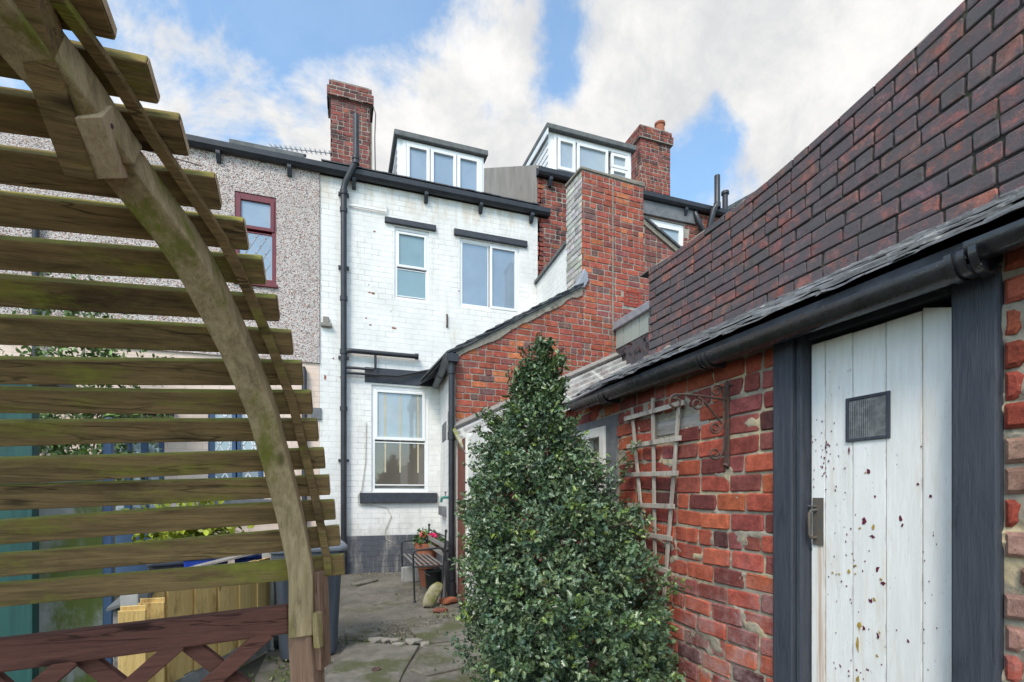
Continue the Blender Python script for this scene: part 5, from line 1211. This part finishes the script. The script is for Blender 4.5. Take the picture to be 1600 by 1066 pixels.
# upright post, its capping pieces
pr = Matrix.Rotation(math.radians(-24), 3, 'Z'); pb = onZ(478, 1400, 0)
topz = arc(468, 950).z; zc_ = topz
c_top = Vector((*onY(474, 950, 1.70)[:1], 1.70, topz+.01)); c_bot = Vector((c_top.x+.06, 1.70, -.05))
def post(c0, c1, w_, d_, name, m, par=ab, bev=.005):
    b = B(); vs = []
    for c in (c0, c1):
        for (x, y) in ((-w_/2, -d_/2), (w_/2, -d_/2), (w_/2, d_/2), (-w_/2, d_/2)): vs.append(c+pr @ Vector((x, y, 0)))
    b.hexa(vs); return b.build(name, m, par, bevel=bev)
post(c_bot, c_top, .078, .075, 'post', 'postwood')
po = pr @ Vector((.052, .02, 0)); post(c_top+po+Vector((.003, 0, -.20)), c_top+po+Vector((-.006, 0, .11)), .022, .07, 'side_cleat', 'postwood', bev=.003)
po2 = pr @ Vector((.062, -.035, 0)); post(c_top+po2+Vector((.006, 0, -.12)), c_top+po2+Vector((0, 0, -.01)), .02, .03, 'stop_block', 'ribwood', bev=.003)
# rail panel below
rl = T('lattice_rail', 'red-brown stained timber rail with diagonal crossed bracing fixed to the arbour post', 'rail', (-.9, 1.68, 0))
RY = 1.70
def RL(u, v): x, z = onY(u, v, RY); return Vector((x, RY, z))
h0, h1 = RL(452, 966), RL(-70, 1032)
B().bar(h1, h0, .055, .086).build('handrail', 'redwood', rl, bevel=.006)
for k, (p, q) in enumerate((((420, 985), (300, 1092)), ((283, 1000), (430, 1115)), ((283, 1002), (165, 1105)), ((118, 1022), (285, 1150)), ((118, 1026), (0, 1126)), ((-40, 1045), (130, 1190)))):
    P, Q = RL(*p), RL(*q); P.y += .014*(1 if k % 2 else -1); Q.y = P.y
    B().bar(P, P+(Q-P)*2.6, .026, .046, up=(0, 0, 1)).build('diagonal_brace', 'redwood', rl, bevel=.003)
bl = RL(452, 966); B().bar(RL(-70, 1500), RL(448, 1480), .05, .08).build('bottom_rail', 'redwood', rl, bevel=.005)

# ================================================================ LEFT YARD: fence, bins, walls, plants
fn = T('closeboard_fence', 'new yellow close-board fence panel between concrete posts', 'fence', (-.8, 4.2, 0))
f0, f1 = Vector((-1.14, 3.42, 0)), Vector((-.60, 4.78, 0)); fd = (f1-f0).normalized(); fo = Vector((fd.y, -fd.x, 0))
FF = Fr(f0, fd, fo); LF = (f1-f0).length; rf = random.Random(33)
nb_ = 11; bw = (LF-.1)/nb_
for k in range(nb_):
    s0 = .08+bw*k; h = .80+rf.uniform(-.012, .012)
    b = B(); b.fprism(FF, [(s0, .16), (s0+bw*1.12, .16), (s0+bw*1.12, h), (s0, h)], .0+.02*(k % 2), .014+.02*(k % 2)); b.build('board', 'newfence', fn, bevel=.002)
B().fbox(FF, .06, LF-.06, 0, .155, -.03, .02).build('gravel_board', 'concrete', fn, bevel=.006)
B().fbox(FF, .06, LF-.06, .62, .68, -.05, -.002).build('arris_rail', 'newfence', fn)
for s in (0.0, LF): B().fbox(FF, s-.05, s+.05, -.05, .86, -.06, .05).build('concrete_post', 'concrete', fn, bevel=.008)
f2 = T('closeboard_fence', 'short end of two low yellow fence boards nearest the lattice rail', 'fence', (-1.3, 3.1, 0))
for k, (u, v) in enumerate(((207, 952), (237, 940))):
    x, z = onY(u, v, 3.12+.1*k); b = B(); F2 = Fr((x, 3.12+.1*k, 0), (.93, .36, 0), (.36, -.93, 0)); b.fprism(F2, [(-.06, 0), (.055, 0), (.055, z-.01), (-.06, z)], 0, .014); b.fprism(F2, [(-.05, 0), (.06, 0), (.06, z+.012), (-.05, z+.02)], -.02, -.001); b.build('board', 'newfence', f2, bevel=.002)
def wheelie_bin(name, label, x, y, rz, m, lidm, hgt=1.0, w_=.56, d_=.58, cat='bin', group=None):
    t_ = T(name, label, cat, (x, y, gz(y)), group); R_ = Matrix.Rotation(rz, 3, 'Z'); o = Vector((x, y, gz(y)))
    def ringp(w, d, z, n=8, r=.07):
        out = []
        for cx, cy, a0 in ((w/2-r, d/2-r, 0), (-w/2+r, d/2-r, 90), (-w/2+r, -d/2+r, 180), (w/2-r, -d/2+r, 270)):
            for k in range(n//2+1): a = math.radians(a0+90*k/(n//2)); out.append(o+R_ @ Vector((cx+r*math.cos(a), cy+r*math.sin(a), z)))
        return out
    b = B(); prof = [(.80, .02), (.84, .10), (.97, hgt-.16), (1.0, hgt-.15), (1.06, hgt-.14), (1.06, hgt-.09), (1.0, hgt-.09)]
    L = [ringp(w_*f, d_*f, z) for f, z in prof]; n = len(L[0])
    for r_ in L: b.v += [tuple(p) for p in r_]
    for q in range(len(L)-1): b.f += [(q*n+i, q*n+(i+1) % n, (q+1)*n+(i+1) % n, (q+1)*n+i) for i in range(n)]
    b.f += [tuple(range(n))[::-1], tuple(range((len(L)-1)*n, len(L)*n))]
    b.build('body', m, t_, smooth=True)
    b = B(); prof = [(1.10, hgt-.088), (1.12, hgt-.075), (1.11, hgt-.05), (1.04, hgt-.025), (.8, hgt-.005), (.76, hgt-.012)]
    L = [ringp(w_*f, d_*f, z) for f, z in prof]
    for r_ in L: b.v += [tuple(p) for p in r_]
    for q in range(len(L)-1): b.f += [(q*n+i, q*n+(i+1) % n, (q+1)*n+(i+1) % n, (q+1)*n+i) for i in range(n)]
    b.f += [tuple(range(n))[::-1], tuple(range((len(L)-1)*n, len(L)*n))]
    b.build('lid', lidm, t_, smooth=True)
    b = B(); b.tube([o+R_ @ Vector((-w_*.42, d_*.60, hgt-.13)), o+R_ @ Vector((w_*.42, d_*.60, hgt-.13))], .016, 10); b.build('handle', m, t_, smooth=True)
    for s in (-1, 1):
        b = B(); c = o+R_ @ Vector((s*w_*.44, d_*.43, .10)); ax = R_ @ Vector((.03, 0, 0)); b.tube([c-ax, c+ax], .10, 18); b.build('wheel', 'blackmetal', t_, bevel=.01)
    return t_
MT['binlid'] = mat('pale_grey_bin_lid', (.17, .19, .22), (.13, .15, .18), 5, rough=.4, bump=.08, c3=(.26, .27, .28), s3=8)
wheelie_bin('wheelie_bin', 'dark grey wheelie bin with pale scuffed lid standing just behind the arbour post', -.29, 4.55, .12, 'binplastic', 'binlid', .97, .53, .56)
wheelie_bin('wheelie_bin', 'low black bin with its lid shut, beside the blue-lidded box', -1.75, 6.3, .3, 'blackmetal', 'binplastic', .66, .45, .45)
for i, (x, y, rz, lab) in enumerate(((-1.42, 6.2, .2, 'blue plastic recycling box behind the yellow fence, left of the pair'), (-.88, 6.15, -.1, 'blue plastic recycling box nearest the grey wheelie bin'))):
    t_ = T('recycling_box', lab, 'box', (x, y, 0), 'blue recycling boxes'); R_ = Matrix.Rotation(rz, 3, 'Z'); b = B()
    lo = [Vector((x, y, .0))+R_ @ Vector(p) for p in ((-.16, -.2, 0), (.16, -.2, 0), (.16, .2, 0), (-.16, .2, 0))]; hi = [Vector((x, y, .0))+R_ @ Vector(p) for p in ((-.2, -.25, .66), (.2, -.25, .66), (.2, .25, .66), (-.2, .25, .66))]
    b.hexa(lo+hi); b.build('body', 'bluelid', t_, bevel=.015); b = B(); b.box((x, y, .675), (.43, .53, .028), R_); b.build('lid', 'bluelid' if i else 'felt', t_, bevel=.008)
pl_ = T('plank_stack', 'grey weathered planks propped sloping behind the yellow fence, beside the bins', 'planks', (-1.1, 6.0, 0))
for k in range(4): b = B(); b.bar((-1.5+.02*k, 5.6+.13*k, .60), (-.5, 5.75+.13*k, .82), .11, .02); b.build('plank', 'greyboard', pl_, bevel=.002)
for s_ in (-1.4, -.62): b = B(); b.bar((s_, 5.75, 0), (s_, 5.75, .58+(.17 if s_ > -1 else 0)), .06, .06); b.build('trestle', 'greyboard', pl_)
gb_ = T('storage_box', 'grey weathered storage box with sloping lid beside the blue gate post', 'box', (-1.75, 3.5, 0))
xa, za = onY(176, 940, 3.45); xb, zb = onY(232, 918, 3.45)
b = B(); b.hexa([(xa, 3.45, 0), (xb, 3.45, 0), (xb, 3.85, 0), (xa, 3.85, 0), (xa, 3.45, za-.06), (xb, 3.45, zb-.06), (xb, 3.85, zb+.02), (xa, 3.85, za+.02)]); b.build('body', 'greyboard', gb_, bevel=.004)
b = B(); b.hexa([(xa-.02, 3.42, za-.055), (xb+.02, 3.42, zb-.055), (xb+.02, 3.9, zb+.03), (xa-.02, 3.9, za+.03), (xa-.02, 3.42, za-.03), (xb+.02, 3.42, zb-.03), (xb+.02, 3.9, zb+.055), (xa-.02, 3.9, za+.055)]); b.build('lid', 'felt', gb_, bevel=.004)
# blue gate post, moss stained garden wall, teal shed
x, z = onY(170, 660, 3.9); gp = T('gate_post', 'tall dark blue painted gate post at the end of the mossy rendered wall', 'post', (x, 3.9, 0))
B().box((x, 3.9, z/2), (.05, .05, z), None).build('shaft', 'blue', gp, bevel=.006); b = B(); b.lathe((x, 3.9, z), [(.042, -.001), (.042, .012), (.012, .03)], 8); b.build('cap', 'blue', gp)
xw, zw = onY(160, 742, 4.05)
b = B(); N = 24
for j in range(11):
    for i in range(N+1): b.v.append((xw-1.9*i/N, 4.05-.02*math.sin(i*1.3+j)*.3, zw*j/10))
for j in range(10):
    for i in range(N): k = j*(N+1)+i; b.f.append((k, k+1, k+N+2, k+N+1))
b.box((xw-.95, 4.16, zw/2-.01), (1.9, .19, zw-.02)); gw = T('garden_wall', 'pale rendered garden wall stained green with moss and algae', 'wall', (xw, 4.05, 0)); b.build('render', 'mossrender', gw, smooth=False)
b = B(); b.box((xw-.95, 4.14, zw+.02), (1.94, .28, .05)); b.build('coping', 'mossrender', gw, bevel=.012)
xt, zt_ = onY(48, 592, 3.6); sh = T('garden_shed', 'dark teal painted boarded shed at the far left behind the slats', 'shed', (xt, 3.6, 0))
b = B()
for k in range(8): b.box((xt-.075-.15*k, 3.6, zt_/2), (.145, .03, zt_)) ; 
b.build('boards', 'tealpaint', sh, bevel=.004); b = B(); b.box((xt-.6, 3.85, zt_+.02), (1.3, .6, .04)); b.build('roof', 'felt', sh); B().box((xt+.012, 3.6, zt_/2), (.024, .07, zt_)).build('corner_trim', 'tealpaint', sh, bevel=.003)
# plants
def shrub(name, label, c, rad, n, size, col, seed, hgt=None, spiny=False, per=7, m='softleaf', stems=7, cat='shrub'):
    t_ = T(name, label, cat, (c[0], c[1], 0)); rng = np.random.default_rng(seed); d = rng.normal(0, 1, (n, 3)); d /= np.linalg.norm(d, axis=1)[:, None]
    p = np.array(c)+d*np.array(rad)*(rng.random((n, 1))**.4)*(1+.25*np.sin(d[:, :1]*7+d[:, 1:2]*5)); cols = np.array([col])*rng.uniform(.6, 1.3, (n, 1))
    leaf_cloud('foliage', p, d*.6+np.array([0, 0, .5]), size, cols, m, t_, seed+1, per=per, spread=size*1.2, spiny=spiny, width=.45)
    b = B(); rr = random.Random(seed)
    for k in range(stems): q = p[rr.randrange(n)]; b.tube([(c[0]+rr.uniform(-.05, .05), c[1]+rr.uniform(-.05, .05), gz(c[1])-.02), ((c[0]+q[0])/2, (c[1]+q[1])/2, q[2]*.6), tuple(q)], [.014, .009, .004], 6)
    b.build('stems', 'bark', t_, smooth=True); return t_
x, z = onY(292, 822, 6.9); shrub('spotted_laurel', 'bright yellow-green leafy shrub in front of the blue window', (x, 6.9, z-.1), (.55, .35, .35), 150, .13, (.26, .30, .02), 3)
x, z = onY(48, 610, 6.2); shrub('ivy_bush', 'tall green leafy climber on the left house behind the slats', (x, 7.2, z), (.75, .4, 1.5), 900, .07, (.10, .17, .04), 12, m='softleaf', stems=10)
x, z = onY(85, 722, 4.3); shrub('trailing_plant', 'small fresh green plant trailing over the mossy wall', (x, 4.25, zw+.1), (.35, .12, .14), 70, .05, (.12, .2, .03), 14)

# ================================================================ PATIO THINGS
bn = T('garden_bench', 'black metal garden bench frame with worn slats against the white side wall', 'bench', (1.0, 6.4, .05))
def SWp(s, n, z): return SW.P(s, z, n)
gy = gz(6.3)
# its near end frame stands at Y~6.1, the far end towards the house
bx0, bx1, by0, by1 = onY(646, 945, 6.08)[0], 1.18, 6.08, 7.35
zs = .47; za = .66; zb_ = .88
def endframe(y, name):
    b = B(); g = gz(y)
    b.tube([(bx0+.015, y, g), (bx0, y, zs), (bx0-.005, y, za-.05), (bx0+.01, y, za-.01), (bx0+.05, y, za), (bx1-.06, y, za+.02), (bx1-.015, y, za+.005), (bx1, y, za-.04)], .0125, 10)
    b.tube([(bx1-.03, y, g), (bx1, y, zs), (bx1+.03, y, zb_)], .0125, 10); b.tube([(bx0, y, zs-.01), (bx1, y, zs-.02)], .011, 8)
    b.lathe((bx1+.03, y, zb_), [(.012, -.01), (.018, .0), (.02, .012), (.012, .025), (.004, .03)], 10)
    b.lathe((bx0+.015, y, g), [(.02, 0), (.018, .02), (.0125, .03)], 10); return b.build(name, 'blackmetal', bn, smooth=True)
endframe(by0, 'end_frame'); endframe(by1, 'end_frame')
for k in range(6):
    x = bx0+.03+(bx1-bx0-.05)*k/5; b = B(); b.box((x, (by0+by1)/2, zs), (.036, by1-by0, .006)); b.build('seat_slat', 'seatmetal', bn, bevel=.001)
b = B(); b.tube([(bx0+.0, by0, zs-.012), (bx0, by1, zs-.012)], .011, 8); b.tube([(bx1, by0, zs-.02), (bx1, by1, zs-.02)], .011, 8)
for y in np.linspace(by0, by1, 5): b.tube([(bx0, y, zs-.015), (bx1, y, zs-.02)], .007, 6)
b.build('seat_rail', 'blackmetal', bn, smooth=True)
b = B(); b.tube([(bx1+.022, by0, zb_-.06), (bx1+.022, by1, zb_-.06)], .011, 8); b.build('back_rail', 'blackmetal', bn)
for k in range(2): b = B(); b.box((bx1+.016, (by0+by1)/2, zs+.12+.11*k), (.012, by1-by0-.03, .06)); b.build('back_slat', 'greyboard', bn, bevel=.002)

def pot(name, label, x, y, prof, m, cat='pot'):
    z = gz(y); b = B(); b.lathe((x, y, z), prof, 24); o = b.build(name, m, smooth=True, loc=(x, y, z)); return tag(o, label, cat)
px_, py_ = onY(668, 905, 7.15)[0], 7.15
pot('flower_pot', 'terracotta flower pot under the bench, leaning on the black bucket', px_-.02, 6.95, [(.10, 0), (.15, .26), (.165, .26), (.17, .32), (.15, .32), (.14, .24), (.01, .23)], 'terracotta')
pot('flower_pot', 'taller terracotta pot holding the pink flowers behind the bench', px_+.03, 7.42, [(.12, 0), (.16, .46), (.18, .46), (.185, .54), (.165, .54), (.155, .48), (.01, .47)], 'terracotta')
bkx = onY(679, 905, 6.62)[0]
bk = T('bucket', 'black plastic bucket under the bench with pale rim', 'bucket', (bkx, 6.62, gz(6.62)))
b = B(); b.lathe((bkx, 6.62, gz(6.62)), [(.105, 0), (.108, .02), (.135, .26), (.145, .27), (.145, .285), (.128, .285), (.10, .03), (.01, .025)], 24); b.build('body', 'bucket', bk, smooth=True)
b = B(); b.tube([(bkx+.14*math.cos(a), 6.62-.02-.1*math.sin(a), gz(6.62)+.27-.05*math.sin(a)) for a in np.linspace(0, math.pi, 12)], .004, 6); b.build('handle', 'seatmetal', bk)
fx, fz = px_+.03, gz(7.42)+.54
fp = T('geranium', 'leafy potted geranium with bright pink and coral flowers behind the bench', 'flowers', (fx, 7.42, gz(7.42)+.5))
rng = np.random.default_rng(4); n = 60; d = rng.normal(0, 1, (n, 3)); d[:, 2] = abs(d[:, 2]); d /= np.linalg.norm(d, axis=1)[:, None]
leaf_cloud('foliage', np.array([fx, 7.42, fz])+d*np.array([.2, .18, .14]), d, .06, np.array([[.07, .14, .03]])*rng.uniform(.7, 1.3, (n, 1)), 'softleaf', fp, 5, per=5, spread=.05, spiny=False, width=.6)
for (du, dz, mm, q) in ((.055, .11, 'pinkflower', 70), (.10, .10, 'pinkflower', 50), (-.07, .13, 'coralflower', 30)):
    b = B(); rr = random.Random(q)
    for k in range(q):
        d_ = Vector((rr.gauss(0, 1), rr.gauss(0, 1), rr.gauss(0, 1))).normalized(); c = Vector((fx+du, 7.32, fz+dz))+d_*.045; s1 = d_.orthogonal().normalized()*.022; s2 = d_.cross(s1).normalized()*.022
        b.add([c-s1*.6, c-s2+d_*.006, c+s1, c+s2+d_*.006], [(0, 1, 2, 3)])
    b.build('flower_head', mm, fp)
def rock(name, label, u, v, dims, m, seed, cat='stone', rz=0., lean=(0, 0), group=None, sub=3, z=None, flat=False):
    x, y = onZ(u, v, .0); bm = bmesh.new(); bmesh.ops.create_icosphere(bm, subdivisions=sub, radius=.5); R_ = Matrix.Rotation(rz, 3, 'Z') @ Matrix.Rotation(lean[0], 3, 'Y') @ Matrix.Rotation(lean[1], 3, 'X')
    for w_ in bm.verts:
        c = w_.co.copy(); q = c*4+Vector((seed*3.1, 0, 0)); c = Vector([math.copysign(abs(k*2)**.72/2, k) for k in c]); c *= 1+.20*MN.noise(q*.45)+.10*MN.noise(q)
        w_.co = R_ @ Vector((c.x*dims[0], c.y*dims[1], c.z*dims[2]))
    lo = min(w_.co.z for w_ in bm.verts)
    for w_ in bm.verts: w_.co.z -= lo
    me = bpy.data.meshes.new(name); bm.to_mesh(me); bm.free(); me.materials.append(MT[m])
    if not flat: me.shade_smooth(); me.set_sharp_from_angle(angle=math.radians(35))
    o = bpy.data.objects.new(name, me); COL.objects.link(o); o.location = (x, y, gz(y)-.006 if z is None else z); return tag(o, label, cat, group)
rock('stone', 'yellow-green mossy stone standing on end beside the drainpipe', 676, 950, (.15, .12, .34), 'stone', 1, lean=(.5, 0))
rock('loose_brick', 'broken red brick lying at the foot of the drainpipe', 700, 945, (.23, .11, .08), 'brickbit' if 'brickbit' in MT else 'terracotta', 2, 'brick', .4)
rock('loose_brick', 'half brick by the mossy stone, nearest the paving', 688, 956, (.16, .09, .05), 'reddoor', 3, 'brick', -.2)
for i, (u, v, w_, d_, lab) in enumerate(((587, 1003, .13, .10, 'largest pale stone at the left of the loose row on the paving'), (603, 1004, .09, .08, 'second loose stone of the row on the paving'), (616, 1005, .08, .07, 'small grey stone in the middle of the loose row'), (622, 1011, .11, .05, 'buff flat stone chip in the loose row, nearest the camera'), (646, 1006, .14, .11, 'broad grey stone in the loose row towards the holly'), (664, 1010, .09, .07, 'last small stone of the loose row, nearest the holly'))):
    rock('loose_stone', lab, u, v, (w_*1.2, d_*1.3, .05), 'chipstone', 20+i, rz=i*.9, group='loose stones on the paving', sub=1, flat=True)
mh = onZ(588, 1047, .02); b = B(); b.lathe((mh[0], mh[1], .032), [(.035, -.01), (.035, .0), (.026, .002), (.022, -.004)], 20); tag(b.build('drain_cap', 'iron', smooth=True, loc=(mh[0], mh[1], .032)), 'small round rusty metal drain cap set in the flagstone', 'drain cap')
x, y = onZ(640, 902, .05); b = B(); b.box((x+.05, 7.35, gz(7.35)+.10), (.45, .10, .22), Matrix.Rotation(.1, 3, 'Z')); o = b.build('stone_block', 'concrete', bevel=.012, loc=(x+.05, 7.35, gz(7.35))); tag(o, 'low grey concrete block lying beside the bench pots', 'block')
x, y = onZ(562, 905, .05); b = B(); b.bar((x-.1, 7.25, gz(7.25)+.008), (x+.2, 7.5, gz(7.5)+.01), .16, .03); o = b.build('broken_slab', 'flag', bevel=.006); tag(o, 'thin broken stone slab lying near the foot of the soil pipe', 'slab')
# tap on the white side wall
tp = T('garden_tap', 'green garden tap on the white side wall above the bench', 'tap', (1.3, 6.9, 1.25))
c = SW.P(.62, 1.30, 0); b = B(); n_ = SW.n; b.tube([c, c+n_*.09, c+n_*.115+Vector((0, 0, -.012)), c+n_*.12+Vector((0, 0, -.07))], [.018, .02, .02, .016], 12); b.build('spout', 'tapgreen', tp, smooth=True)
b = B(); b.tube([c+n_*.06, c+n_*.06+Vector((0, 0, .07))], .009, 8); b.tube([c+n_*.06+Vector((0, -.035, .075)), c+n_*.06+Vector((0, .035, .075))], .011, 10); b.build('handle', 'seatmetal', tp, smooth=True)

# ================================================================ LITTER AND MOSS ON THE YARD
rg = np.random.default_rng(91); b = B()
spots = [(600, 985, .35, .22, 260), (640, 975, .3, .2, 240), (560, 1000, .25, .15, 160), (700, 990, .2, .3, 160), (580, 905, .4, .12, 120), (690, 950, .12, .3, 140), (560, 1060, .3, .4, 90), (640, 930, .4, .5, 120)]
for (u, v, sx_, sy_, n) in spots:
    cx, cy = onZ(u, v, .03)
    for k in range(n):
        x, y = cx+rg.normal(0, sx_*.6), cy+rg.normal(0, sy_*.9)
        if not (-.5 < x < 1.25 and .8 < y < 8.1): continue
        q = rg.uniform(.004, .013)*(1.7 if rg.random() < .08 else 1); R_ = Matrix.Rotation(rg.uniform(0, 6.28), 3, 'Z')
        g_ = rg.uniform(.5, 1.5); b.cur = (g_, g_*.96, g_*.88)
        z = gz(y)+.002; pts = [Vector((rg.uniform(.6, 1)*q*math.cos(a), rg.uniform(.6, 1)*q*math.sin(a), 0)) for a in (0, 1.5, 2.9, 4.5)]
        pts = [Vector((x, y, z))+R_ @ p for p in pts]; b.hexa(pts+[p+Vector((0, 0, q*rg.uniform(.5, 1)))*1+(Vector((x, y, z))-p)*.3 for p in pts])
tag(b.build('gravel', mat('gravel_grit', (.24, .22, .18), (.12, .11, .09), 30, rough=.95, bump=.3, attr=True)), kind='stuff')
pp = []
for (u, v, sx_, sy_, n) in ((560, 1003, .22, .08, 40), (640, 1001, .35, .05, 40), (700, 962, .1, .2, 40), (745, 1045, .12, .2, 50), (560, 898, .35, .05, 30), (445, 1050, .1, .3, 60)):
    cx, cy = onZ(u, v, .0)
    for k in range(n): y = cy+rg.normal(0, sy_); pp.append((cx+rg.normal(0, sx_), y, gz(y)+.006))
pp = np.array(pp); dd = np.tile(np.array([[0, 0, 1.]]), (len(pp), 1))
o = leaf_cloud('moss_and_weeds', pp, dd, .022, np.array([[.09, .13, .025]])*rg.uniform(.5, 1.4, (len(pp), 1)), 'softleaf', None, 6, per=8, spread=.012, spiny=False, width=.4); tag(o, kind='stuff')
